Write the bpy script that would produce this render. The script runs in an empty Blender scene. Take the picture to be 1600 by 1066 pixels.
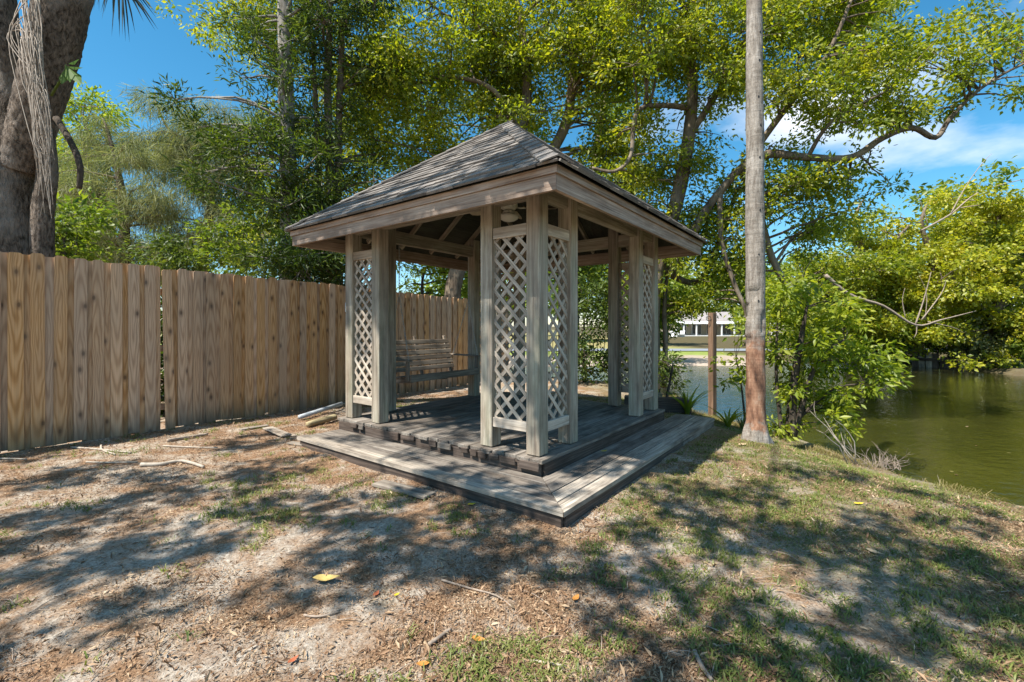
import bpy, bmesh, math, random
import numpy as np
from mathutils import Vector, Matrix

random.seed(7)
rng = np.random.default_rng(11)
scn = bpy.context.scene
COL = scn.collection

# ------------------------------------------------------------------ camera, sky, sun, exposure
F, H0, HC = 712.6, 511.8, 1.40
cam_d = bpy.data.cameras.new('camera')
cam = bpy.data.objects.new('camera', cam_d)
COL.objects.link(cam)
cam.location = (0, 0, HC)
cam.rotation_euler = (math.radians(90), 0, 0)
cam_d.sensor_width = 36.0
cam_d.lens = 36.0 * F / 1600
cam_d.shift_y = (H0 - 533) / 1600
cam_d.clip_start = 0.05
cam_d.clip_end = 3000
scn.camera = cam

SUN_EL = math.radians(58)
SUN_H = Vector((-0.80, -0.60, 0)).normalized()          # horizontal direction towards the sun
SUN = Vector((SUN_H.x * math.cos(SUN_EL), SUN_H.y * math.cos(SUN_EL), math.sin(SUN_EL)))
world = bpy.data.worlds.new('World')
scn.world = world
world.use_nodes = True
wn = world.node_tree
wn.nodes.clear()
w_out = wn.nodes.new('ShaderNodeOutputWorld')
w_bg = wn.nodes.new('ShaderNodeBackground')
w_bg.inputs['Strength'].default_value = 0.095
w_sky = wn.nodes.new('ShaderNodeTexSky')
w_sky.sky_type = 'NISHITA'
w_sky.sun_disc = False
w_sky.sun_elevation = SUN_EL
w_sky.sun_rotation = math.atan2(SUN_H.x, SUN_H.y)
w_sky.altitude = 50
w_sky.air_density = 1.0
w_sky.dust_density = 0.3
w_sky.ozone_density = 4.0
# clouds: noise on the sky direction projected to a flat layer
tc = wn.nodes.new('ShaderNodeTexCoord')
sep = wn.nodes.new('ShaderNodeSeparateXYZ')
wn.links.new(tc.outputs['Generated'], sep.inputs[0])
addz = wn.nodes.new('ShaderNodeMath'); addz.operation = 'ADD'; addz.inputs[1].default_value = 0.16
mxz = wn.nodes.new('ShaderNodeMath'); mxz.operation = 'MAXIMUM'; mxz.inputs[1].default_value = 0.0
wn.links.new(sep.outputs['Z'], mxz.inputs[0]); wn.links.new(mxz.outputs[0], addz.inputs[0])
dx = wn.nodes.new('ShaderNodeMath'); dx.operation = 'DIVIDE'
dy = wn.nodes.new('ShaderNodeMath'); dy.operation = 'DIVIDE'
wn.links.new(sep.outputs['X'], dx.inputs[0]); wn.links.new(addz.outputs[0], dx.inputs[1])
wn.links.new(sep.outputs['Y'], dy.inputs[0]); wn.links.new(addz.outputs[0], dy.inputs[1])
cmb = wn.nodes.new('ShaderNodeCombineXYZ')
wn.links.new(dx.outputs[0], cmb.inputs[0]); wn.links.new(dy.outputs[0], cmb.inputs[1])
CLOUD_OFF = (0.2897, -4.5653, 0.0)
cmap = wn.nodes.new('ShaderNodeMapping'); cmap.inputs['Location'].default_value = CLOUD_OFF
wn.links.new(cmb.outputs[0], cmap.inputs[0])
cno = wn.nodes.new('ShaderNodeTexNoise'); cno.inputs['Scale'].default_value = 0.85
cno.inputs['Detail'].default_value = 7; cno.inputs['Roughness'].default_value = 0.52
wn.links.new(cmap.outputs[0], cno.inputs['Vector'])
crm = wn.nodes.new('ShaderNodeValToRGB')
crm.color_ramp.elements[0].position = 0.56; crm.color_ramp.elements[0].color = (0, 0, 0, 1)
crm.color_ramp.elements[1].position = 0.70; crm.color_ramp.elements[1].color = (1, 1, 1, 1)
wn.links.new(cno.outputs['Fac'], crm.inputs[0])
# deepen the clear sky a little (the photograph is strongly saturated)
hsv = wn.nodes.new('ShaderNodeHueSaturation'); hsv.inputs['Saturation'].default_value = 1.28
hsv.inputs['Hue'].default_value = 0.482
hsv.inputs['Value'].default_value = 1.0
wn.links.new(w_sky.outputs[0], hsv.inputs['Color'])
cmix = wn.nodes.new('ShaderNodeMix'); cmix.data_type = 'RGBA'
cmix.inputs['B'].default_value = (6.3, 6.6, 7.2, 1)
wn.links.new(crm.outputs[0], cmix.inputs['Factor']); wn.links.new(hsv.outputs[0], cmix.inputs['A'])
wn.links.new(cmix.outputs['Result'], w_bg.inputs['Color'])
wn.links.new(w_bg.outputs[0], w_out.inputs[0])

sun_d = bpy.data.lights.new('sun', 'SUN')
sun_d.energy = 4.7
sun_d.angle = math.radians(0.53)
sun_d.color = (1.0, 0.945, 0.86)
sun = bpy.data.objects.new('sun', sun_d)
COL.objects.link(sun)
sun.rotation_euler = SUN.to_track_quat('Z', 'Y').to_euler()
sun.location = (-20, -5, 30)

vs = scn.view_settings
vs.view_transform = 'Standard'
vs.look = 'None'
vs.exposure = 1.06
vs.gamma = 1.0
vs.use_curve_mapping = False
try:
    scn.cycles.max_bounces = 8
    scn.cycles.diffuse_bounces = 4
    scn.cycles.transmission_bounces = 4
    scn.cycles.transparent_max_bounces = 4
    scn.cycles.caustics_reflective = False
    scn.cycles.caustics_refractive = False
except Exception:
    pass


# ------------------------------------------------------------------ helpers
def pt(px, py, Z):
    """world point seen at photo pixel (px, py) at distance Z"""
    return Vector(((px - 800) / F * Z, Z, HC - (py - H0) / F * Z))


def gpt(px, py, z=0.0):
    """point of the plane at height z seen at photo pixel"""
    Z = (HC - z) * F / (py - H0)
    return Vector(((px - 800) / F * Z, Z, z))


def tag(o, label=None, cat=None, group=None, kind=None):
    if label: o['label'] = label
    if cat: o['category'] = cat
    if group: o['group'] = group
    if kind: o['kind'] = kind
    return o


def empty(name, loc=(0, 0, 0), rz=0.0):
    o = bpy.data.objects.new(name, None)
    o.empty_display_size = 0.2
    o.location = loc
    o.rotation_euler = (0, 0, rz)
    COL.objects.link(o)
    return o


def link(name, me, mat=None, parent=None, M=None):
    if mat is not None and len(me.materials) == 0:
        me.materials.append(mat)
    o = bpy.data.objects.new(name, me)
    COL.objects.link(o)
    if parent is not None:
        o.parent = parent
    if M is not None:
        o.matrix_basis = M
    return o


def np_mesh(name, verts, tris, smooth=False):
    """mesh from numpy arrays, triangles or quads"""
    me = bpy.data.meshes.new(name)
    verts = np.ascontiguousarray(verts, dtype=np.float32)
    tris = np.ascontiguousarray(tris, dtype=np.int32)
    k = tris.shape[1]
    me.vertices.add(len(verts))
    me.vertices.foreach_set('co', verts.ravel())
    me.loops.add(tris.size)
    me.loops.foreach_set('vertex_index', tris.ravel())
    me.polygons.add(len(tris))
    me.polygons.foreach_set('loop_start', np.arange(0, tris.size, k, dtype=np.int32))
    if smooth:
        me.polygons.foreach_set('use_smooth', np.ones(len(tris), dtype=bool))
    me.update(calc_edges=True)
    return me


class MB:
    """collects shapes, builds one mesh"""
    def __init__(self):
        self.v, self.f, self.n = [], [], 0

    def add(self, v, f):
        self.v.extend([tuple(p) for p in v])
        self.f.extend([tuple(i + self.n for i in q) for q in f])
        self.n += len(v)

    def prism(self, poly, n, t):
        """polygon (3-D points) extruded along n by t"""
        n = Vector(n) * t
        a = [Vector(p) for p in poly]
        b = [p + n for p in a]
        k = len(a)
        nn = (a[1] - a[0]).cross(a[2] - a[1])
        flip = nn.dot(n) > 0
        f = [tuple(range(k)) if not flip else tuple(reversed(range(k))),
             tuple(range(2 * k - 1, k - 1, -1)) if not flip else tuple(range(k, 2 * k))]
        for i in range(k):
            j = (i + 1) % k
            f.append((i, i + k, j + k, j) if not flip else (i, j, j + k, i + k))
        self.add(a + b, f)

    def box(self, c, s, R=None):
        c = Vector(c)
        vs_ = []
        for x in (-.5, .5):
            for y in (-.5, .5):
                for z in (-.5, .5):
                    p = Vector((x * s[0], y * s[1], z * s[2]))
                    if R is not None: p = R @ p
                    vs_.append(c + p)
        self.add(vs_, [(0, 1, 3, 2), (4, 6, 7, 5), (0, 4, 5, 1), (2, 3, 7, 6), (0, 2, 6, 4), (1, 5, 7, 3)])

    def tube(self, pts, rad, n=8, rough=0.0, cap=True):
        pts = [Vector(p) for p in pts]
        if not hasattr(rad, '__len__'): rad = [rad] * len(pts)
        prev = None
        vs_, fs = [], []
        for i, p in enumerate(pts):
            d = (pts[min(i + 1, len(pts) - 1)] - pts[max(i - 1, 0)])
            if d.length < 1e-9: d = Vector((0, 0, 1))
            d.normalize()
            if prev is None:
                a = d.orthogonal().normalized()
            else:
                a = prev - d * prev.dot(d)
                a = a.normalized() if a.length > 1e-6 else d.orthogonal().normalized()
            prev = a
            b = d.cross(a)
            for k in range(n):
                t = 2 * math.pi * k / n
                r = rad[i] * (1 + (random.uniform(-rough, rough) if rough else 0))
                vs_.append(p + a * (math.cos(t) * r) + b * (math.sin(t) * r))
        for i in range(len(pts) - 1):
            for k in range(n):
                j = (k + 1) % n
                fs.append((i * n + k, i * n + j, (i + 1) * n + j, (i + 1) * n + k))
        if cap:
            fs.append(tuple(reversed(range(n))))
            m = (len(pts) - 1) * n
            fs.append(tuple(range(m, m + n)))
        self.add(vs_, fs)

    def lathe(self, prof, n=20, c=(0, 0, 0)):
        c = Vector(c)
        vs_, fs = [], []
        for r, z in prof:
            for k in range(n):
                t = 2 * math.pi * k / n
                vs_.append(c + Vector((r * math.cos(t), r * math.sin(t), z)))
        for i in range(len(prof) - 1):
            for k in range(n):
                j = (k + 1) % n
                fs.append((i * n + k, i * n + j, (i + 1) * n + j, (i + 1) * n + k))
        fs.append(tuple(reversed(range(n))))
        m = (len(prof) - 1) * n
        fs.append(tuple(range(m, m + n)))
        self.add(vs_, fs)

    def mesh(self, name, smooth=False):
        me = bpy.data.meshes.new(name)
        me.from_pydata(self.v, [], self.f)
        if smooth:
            me.polygons.foreach_set('use_smooth', [True] * len(me.polygons))
        me.update()
        return me

    def build(self, name, mat, parent=None, smooth=False, M=None):
        return link(name, self.mesh(name, smooth), mat, parent, M)


_box_cache = {}


def box_mesh(L, w, t, bev, mat):
    """board mesh along local X, corner bevelled; origin in the middle of the start face"""
    key = (round(L, 3), round(w, 4), round(t, 4), bev, mat.name)
    if key in _box_cache: return _box_cache[key]
    bm = bmesh.new()
    bmesh.ops.create_cube(bm, size=1)
    for v in bm.verts:
        v.co = Vector(((v.co.x + .5) * L, v.co.y * w, v.co.z * t))
    if bev > 0:
        bmesh.ops.bevel(bm, geom=list(bm.edges), offset=bev, segments=1, affect='EDGES')
    me = bpy.data.meshes.new('board')
    bm.to_mesh(me)
    bm.free()
    me.materials.append(mat)
    _box_cache[key] = me
    return me


def frame_M(p0, xdir, up):
    x = Vector(xdir).normalized()
    z = Vector(up)
    z = (z - x * z.dot(x)).normalized()
    y = z.cross(x)
    return Matrix(((x.x, y.x, z.x, p0[0]), (x.y, y.y, z.y, p0[1]), (x.z, y.z, z.z, p0[2]), (0, 0, 0, 1)))


def board(name, parent, mat, p0, p1, w, t, up=(0, 0, 1), bev=0.004):
    p0, p1 = Vector(p0), Vector(p1)
    d = p1 - p0
    return link(name, box_mesh(d.length, w, t, bev, mat), None, parent, frame_M(p0, d, up))


def vnoise(x, y, s=0):
    """2-D value noise, numpy"""
    x = np.asarray(x, dtype=np.float64); y = np.asarray(y, dtype=np.float64)
    xi, yi = np.floor(x).astype(np.int64), np.floor(y).astype(np.int64)
    fx, fy = x - xi, y - yi
    fx = fx * fx * (3 - 2 * fx); fy = fy * fy * (3 - 2 * fy)

    def h(a, b):
        n = (a * 374761393 + b * 668265263 + s * 1442695041) & 0x7fffffff
        n = (n ^ (n >> 13)) * 1274126177 & 0x7fffffff
        return ((n ^ (n >> 16)) & 0xffff) / 65535.0
    return (h(xi, yi) * (1 - fx) + h(xi + 1, yi) * fx) * (1 - fy) + (h(xi, yi + 1) * (1 - fx) + h(xi + 1, yi + 1) * fx) * fy


def fbm(x, y, o=4, s=0):
    r, a, t = 0.0, 0.5, 0.0
    for i in range(o):
        r = r + a * vnoise(np.asarray(x) * 2 ** i, np.asarray(y) * 2 ** i, s + i); t += a; a *= .5
    return r / t


# ------------------------------------------------------------------ materials
class NT:
    def __init__(self, name):
        self.m = bpy.data.materials.new(name)
        self.m.use_nodes = True
        self.t = self.m.node_tree
        self.t.nodes.clear()
        self.out = self.t.nodes.new('ShaderNodeOutputMaterial')

    def n(self, typ, **kw):
        nd = self.t.nodes.new('ShaderNode' + typ)
        for k, v in kw.items(): setattr(nd, k, v)
        return nd

    def l(self, a, b): self.t.links.new(a, b)

    def set(self, nd, **kw):
        for k, v in kw.items(): nd.inputs[k.replace('_', ' ')].default_value = v
        return nd

    def ramp(self, fac, stops):
        r = self.n('ValToRGB')
        el = r.color_ramp.elements
        while len(el) < len(stops): el.new(0.5)
        for e, (p, c) in zip(el, stops):
            e.position = p
            e.color = (*c, 1) if len(c) == 3 else c
        self.l(fac, r.inputs[0])
        return r.outputs[0]

    def math(self, op, a, b=None, c=None, clamp=False):
        m = self.n('Math', operation=op); m.use_clamp = clamp
        for i, v in enumerate((a, b, c)):
            if v is None: continue
            if isinstance(v, (int, float)): m.inputs[i].default_value = v
            else: self.l(v, m.inputs[i])
        return m.outputs[0]

    def mix(self, fac, a, b, blend='MIX'):
        m = self.n('Mix', data_type='RGBA', blend_type=blend)
        for s, v in (('Factor', fac), ('A', a), ('B', b)):
            if isinstance(v, (int, float)): m.inputs[s].default_value = v
            elif isinstance(v, tuple): m.inputs[s].default_value = (*v, 1)
            else: self.l(v, m.inputs[s])
        return m.outputs['Result']

    def noise(self, vec, scale, detail=4, rough=.55, dist=0.0):
        nd = self.n('TexNoise')
        self.set(nd, Scale=scale, Detail=detail, Roughness=rough, Distortion=dist)
        if vec is not None: self.l(vec, nd.inputs['Vector'])
        return nd.outputs['Fac']

    def mapping(self, vec, scale=(1, 1, 1), loc=None):
        m = self.n('Mapping')
        m.inputs['Scale'].default_value = scale
        self.l(vec, m.inputs['Vector'])
        if loc is not None:
            if isinstance(loc, tuple): m.inputs['Location'].default_value = loc
            else: self.l(loc, m.inputs['Location'])
        return m.outputs[0]

    def bsdf(self, color, rough=.8, bump=None, bstr=.4, bdist=.01, spec=.3):
        b = self.n('BsdfPrincipled')
        b.inputs['Specular IOR Level'].default_value = spec
        if isinstance(color, tuple): b.inputs['Base Color'].default_value = (*color, 1)
        else: self.l(color, b.inputs['Base Color'])
        if isinstance(rough, (int, float)): b.inputs['Roughness'].default_value = rough
        else: self.l(rough, b.inputs['Roughness'])
        if bump is not None:
            bn = self.n('Bump')
            bn.inputs['Strength'].default_value = bstr
            bn.inputs['Distance'].default_value = bdist
            self.l(bump, bn.inputs['Height'])
            self.l(bn.outputs[0], b.inputs['Normal'])
        self.l(b.outputs[0], self.out.inputs[0])
        return b


def obj_vec(t):
    """object coordinates shifted by a random amount for each object"""
    tc_ = t.n('TexCoord')
    oi = t.n('ObjectInfo')
    cx = t.n('CombineXYZ')
    t.l(t.math('MULTIPLY', oi.outputs['Random'], 37.0), cx.inputs[0])
    t.l(t.math('MULTIPLY', oi.outputs['Random'], 91.0), cx.inputs[1])
    t.l(t.math('MULTIPLY', oi.outputs['Random'], 53.0), cx.inputs[2])
    va = t.n('VectorMath', operation='ADD')
    t.l(tc_.outputs['Object'], va.inputs[0]); t.l(cx.outputs[0], va.inputs[1])
    return va.outputs[0], oi.outputs['Random'], tc_.outputs['Object']


def wood_mat(name, c_dark, c_mid, c_light, stain=(0.05, 0.04, 0.035), stain_amt=0.5, algae=0.0, pink=0.0, vary=.3, fine=60.0):
    t = NT(name)
    v, rnd, raw = obj_vec(t)
    g = t.noise(t.mapping(v, (1.6, fine, fine)), 1.0, 5, .6, .4)
    g2 = t.noise(t.mapping(v, (.8, 14, 14)), 1.0, 3, .6, 1.2)
    col = t.ramp(g, [(.28, c_dark), (.5, c_mid), (.74, c_light)])
    gg = t.ramp(g2, [(.35, (.55, .52, .5)), (.62, (1, 1, 1))])
    col = t.mix(.7, col, gg, 'MULTIPLY')
    bl = t.noise(t.mapping(v, (2.2, 6, 6)), 1.0, 5, .65)
    st = t.ramp(bl, [(.48, (0, 0, 0)), (.72, (1, 1, 1))])
    col = t.mix(t.math('MULTIPLY', st, stain_amt), col, stain)
    ck = t.ramp(t.noise(t.mapping(v, (1.1, 105, 105), (2, 5, 7)), 1.0, 2, .5), [(.63, (0, 0, 0)), (.68, (1, 1, 1))])
    col = t.mix(t.math('MULTIPLY', ck, .6), col, (.06, .048, .04))
    if pink:
        pk = t.ramp(t.noise(t.mapping(v, (.9, 5, 5), (7, 3, 1)), 1.0, 3), [(.45, (0, 0, 0)), (.65, (1, 1, 1))])
        col = t.mix(t.math('MULTIPLY', pk, pink * .7), col, (.30, .19, .13))
    if algae:
        al = t.ramp(t.noise(t.mapping(v, (1.5, 8, 8), (3, 9, 1)), 1.0, 4), [(.45, (0, 0, 0)), (.68, (1, 1, 1))])
        col = t.mix(t.math('MULTIPLY', al, algae), col, (.27, .30, .20))
    mo = t.noise(t.mapping(v, (1.5, 4, 4), (11, 2, 5)), 1.0, 5, .68)
    col = t.mix(.85, col, t.ramp(mo, [(.30, (.58, .52, .46)), (.48, (.95, .94, .93)), (.68, (1.22, 1.22, 1.2))]), 'MULTIPLY')
    hv = t.n('HueSaturation')
    t.l(t.math('MULTIPLY_ADD', rnd, vary, 1 - vary / 2), hv.inputs['Value'])
    t.l(col, hv.inputs['Color'])
    hgt = t.math('ADD', t.math('MULTIPLY', g, .7), t.math('MULTIPLY', g2, .5))
    t.bsdf(hv.outputs[0], .82, hgt, .55, .004, .25)
    return t.m


def fence_mat():
    t = NT('cedar_fence_wood')
    v, rnd, raw = obj_vec(t)
    # flat-sawn figure: stretched growth rings round a different heart on each board
    sx_ = t.n('SeparateXYZ'); t.l(raw, sx_.inputs[0])
    dis = t.noise(t.mapping(v, (1.3, 5, 1)), 1.0, 3, .6)
    cx_ = t.n('CombineXYZ')
    t.l(t.math('MULTIPLY', t.math('SUBTRACT', sx_.outputs['X'], t.math('MULTIPLY', rnd, 2.3)), .055), cx_.inputs[0])
    t.l(t.math('ADD', sx_.outputs['Y'], t.math('MULTIPLY_ADD', dis, .10, -.05)), cx_.inputs[1])
    wv = t.n('TexWave', wave_type='RINGS', rings_direction='Z')
    t.set(wv, Scale=17.0, Distortion=.7, Detail=2.0, Detail_Scale=1.0)
    t.l(cx_.outputs[0], wv.inputs['Vector'])
    g = t.noise(t.mapping(v, (1.4, 70, 70)), 1.0, 4, .6)
    c = t.ramp(wv.outputs['Fac'], [(.0, (.42, .24, .118)), (.4, (.55, .335, .178)), (1, (.62, .40, .23))])
    c = t.mix(.45, c, t.ramp(g, [(.3, (.6, .56, .52)), (.65, (1.1, 1.08, 1.05))]), 'MULTIPLY')
    # knots
    vo = t.n('TexVoronoi', feature='F1', voronoi_dimensions='2D')
    t.set(vo, Scale=1.0, Randomness=1.0)
    t.l(t.mapping(v, (1.7, 3.4, 1)), vo.inputs['Vector'])
    kn = t.ramp(vo.outputs['Distance'], [(.03, (1, 1, 1)), (.06, (.5, .5, .5)), (.13, (0, 0, 0))])
    c = t.mix(t.math('MULTIPLY', kn, .85), c, (.07, .035, .02))
    # grey weathering and grey splash near the ground
    gy = t.ramp(t.noise(t.mapping(v, (.8, 4, 1)), 1.0, 4), [(.4, (0, 0, 0)), (.7, (1, 1, 1))])
    c = t.mix(t.math('MULTIPLY', gy, .40), c, (.38, .28, .20))
    # splash dirt at the foot, water streaks from the top
    dz = t.math('ADD', sx_.outputs['X'], t.math('MULTIPLY_ADD', t.noise(t.mapping(v, (2, 9, 1)), 1.0, 4), .7, -.35))
    c = t.mix(t.math('MULTIPLY', t.ramp(dz, [(.0, (1, 1, 1)), (.34, (0, 0, 0))]), .6), c, (.12, .095, .07))
    stv = t.ramp(t.noise(t.mapping(v, (.35, 38, 1)), 1.0, 3), [(.55, (0, 0, 0)), (.72, (1, 1, 1))])
    c = t.mix(t.math('MULTIPLY', stv, .35), c, (.14, .095, .06))
    hv = t.n('HueSaturation')
    t.l(t.math('MULTIPLY_ADD', rnd, .36, .82), hv.inputs['Value'])
    t.l(t.math('MULTIPLY_ADD', t.math('FRACT', t.math('MULTIPLY', rnd, 7.31)), .35, .82), hv.inputs['Saturation'])
    t.l(c, hv.inputs['Color'])
    hgt = t.math('SUBTRACT', t.math('MULTIPLY', g, .6), t.math('MULTIPLY', kn, .5))
    t.bsdf(hv.outputs[0], .78, hgt, .5, .003, .25)
    return t.m


def leaf_mat(name, cols, trans=.42, tcol=(1.25, 1.15, .55), rough=.45, gloss=.022, patch=1.2):
    t = NT(name)
    ge = t.n('NewGeometry')
    tc_ = t.n('TexCoord')
    rp = ge.outputs['Random Per Island']
    nz = t.noise(tc_.outputs['Object'], patch, 3, .6)
    f = t.math('MULTIPLY_ADD', nz, 1.5, -.25)
    f = t.math('ADD', t.math('MULTIPLY', f, .6), t.math('MULTIPLY', rp, .42), clamp=True)
    k = len(cols)
    c = t.ramp(f, [((i + .5) / k, cols[i]) for i in range(k)])
    d = t.n('BsdfDiffuse'); t.l(c, d.inputs[0])
    tr = t.n('BsdfTranslucent')
    t.l(t.mix(1.0, c, tcol, 'MULTIPLY'), tr.inputs[0])
    m1 = t.n('MixShader'); m1.inputs[0].default_value = trans
    t.l(d.outputs[0], m1.inputs[1]); t.l(tr.outputs[0], m1.inputs[2])
    gl = t.n('BsdfGlossy'); gl.inputs['Roughness'].default_value = rough
    gl.inputs[0].default_value = (1, 1, 1, 1)
    m2 = t.n('MixShader'); m2.inputs[0].default_value = gloss
    t.l(m1.outputs[0], m2.inputs[1]); t.l(gl.outputs[0], m2.inputs[2])
    t.l(m2.outputs[0], t.out.inputs[0])
    return t.m


def bark_mat(name, c1, c2, scale=(9, 9, 2.2), patch=None, bstr=.8, bdist=.03):
    t = NT(name)
    tc_ = t.n('TexCoord')
    v = tc_.outputs['Object']
    a = t.noise(t.mapping(v, scale), 1.0, 6, .65, .5)
    b = t.noise(v, 3.0, 4)
    c = t.ramp(a, [(.32, c1), (.62, c2)])
    c = t.mix(.6, c, t.ramp(b, [(.35, (.55, .55, .55)), (.6, (1.1, 1.1, 1.1))]), 'MULTIPLY')
    if patch:
        p = t.ramp(t.noise(v, 1.7, 3), [(.5, (0, 0, 0)), (.62, (1, 1, 1))])
        c = t.mix(t.math('MULTIPLY', p, .7), c, patch)
    t.bsdf(c, .9, a, bstr, bdist, .15)
    return t.m


def plain_mat(name, c, rough=.6, nz=.25, scale=12.0, spec=.3):
    t = NT(name)
    tc_ = t.n('TexCoord')
    n_ = t.noise(tc_.outputs['Object'], scale, 4)
    k = t.ramp(n_, [(.3, (1 - nz,) * 3), (.7, (1 + nz * .4,) * 3)])
    t.bsdf(t.mix(1.0, c, k, 'MULTIPLY'), rough, n_, .2, .004, spec)
    return t.m


M = {}
M['grey_wood'] = wood_mat('weathered_grey_wood', (0.208, 0.169, 0.129), (0.415, 0.363, 0.289), (0.615, 0.567, 0.458), stain_amt=.3, algae=.35, pink=.3)
M['fascia_wood'] = wood_mat('weathered_fascia_wood', (0.224, 0.168, 0.129), (0.437, 0.336, 0.266), (0.608, 0.511, 0.423), stain_amt=.2, pink=.4)
M['floor_wood'] = wood_mat('worn_floor_wood', (0.122, 0.105, 0.086), (0.232, 0.204, 0.173), (0.354, 0.320, 0.281), stain_amt=.85)
M['step_wood'] = wood_mat('grey_step_wood', (0.187, 0.158, 0.127), (0.374, 0.328, 0.271), (0.538, 0.480, 0.405), stain_amt=.75)
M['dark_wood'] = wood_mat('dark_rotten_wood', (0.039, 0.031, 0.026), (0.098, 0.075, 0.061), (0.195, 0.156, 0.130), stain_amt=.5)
M['lattice_wood'] = wood_mat('pale_lattice_wood', (0.350, 0.297, 0.238), (0.544, 0.475, 0.389), (0.674, 0.607, 0.515), stain_amt=.15, pink=.2, fine=40)
M['swing_wood'] = wood_mat('grey_swing_wood', (0.169, 0.141, 0.115), (0.312, 0.263, 0.210), (0.440, 0.375, 0.304), stain_amt=.35)
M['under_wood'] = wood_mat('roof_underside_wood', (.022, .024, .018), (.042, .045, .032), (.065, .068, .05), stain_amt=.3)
M['post_wood'] = wood_mat('brown_post_wood', (.11, .065, .04), (.20, .125, .08), (.28, .185, .125), stain_amt=.25)
M['fence'] = fence_mat()


def shingle_mat():
    t = NT('asphalt_shingle')
    v, rnd, raw = obj_vec(t)
    n1 = t.noise(raw, 160, 3, .7)
    n2 = t.noise(v, 7, 4)
    c = t.ramp(n1, [(.3, (.072, .065, .060)), (.52, (.175, .158, .142)), (.75, (.33, .298, .265))])
    c = t.mix(.6, c, t.ramp(n2, [(.35, (.6, .6, .62)), (.65, (1.1, 1.08, 1.04))]), 'MULTIPLY')
    hv = t.n('HueSaturation')
    t.l(t.math('MULTIPLY_ADD', rnd, .75, .72), hv.inputs['Value'])
    t.l(c, hv.inputs['Color'])
    t.bsdf(hv.outputs[0], .92, n1, .5, .003, .2)
    return t.m


M['shingle'] = shingle_mat()
M['white_metal'] = plain_mat('aged_white_metal', (.62, .60, .52), .4, .15)
M['fan_blade'] = plain_mat('fan_blade_wood', (.50, .42, .29), .5, .2)
M['globe'] = plain_mat('frosted_globe', (.78, .75, .66), .3, .06)
M['chain'] = plain_mat('galvanised_chain', (.42, .42, .40), .4, .2)
M['grey_box'] = plain_mat('grey_plastic_box', (.55, .57, .57), .5, .1)
M['black_iron'] = plain_mat('black_iron', (.03, .03, .03), .5, .2)
M['pvc'] = plain_mat('grey_pvc_pipe', (.42, .45, .47), .5, .25)
M['green_plastic'] = plain_mat('green_plastic', (.02, .16, .08), .4, .1)
M['dead_stick'] = plain_mat('dead_stick', (.34, .27, .21), .85, .45, 25)
M['bleached'] = plain_mat('bleached_twig', (.42, .36, .29), .85, .35, 20)
M['log'] = bark_mat('pale_log', (.28, .22, .12), (.46, .38, .22), (5, 5, 30))
M['stucco'] = plain_mat('tan_stucco', (.42, .36, .27), .9, .1, 2)
M['white_paint'] = plain_mat('white_paint', (.75, .74, .72), .6, .06, 2)
M['grey_roof'] = plain_mat('grey_roof_shingle', (.30, .27, .255), .9, .25, 1.5)
M['dark_glass'] = plain_mat('dark_glass', (.03, .035, .035), .12, .1, 1, .6)
M['road'] = plain_mat('worn_asphalt', (.22, .24, .27), .9, .2, .6)

M['bark_big'] = bark_mat('rough_grey_bark', (.028, .021, .016), (.31, .25, .20), (30, 30, 11), (.36, .32, .28), 1.0, .08)
M['bark_pale'] = bark_mat('pale_smooth_bark', (.15, .135, .115), (.37, .345, .305), (10, 10, 2), (.12, .10, .08), .5, .015)
M['bark_brown'] = bark_mat('brown_furrowed_bark', (.06, .045, .032), (.21, .165, .12), (12, 12, 2.4), (.27, .22, .16), 1.0, .03)
M['bark_dark'] = bark_mat('dark_bark', (.035, .028, .022), (.11, .088, .068), (14, 14, 3))
M['root'] = plain_mat('pale_aerial_root', (.40, .345, .29), .85, .35, 20)


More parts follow.
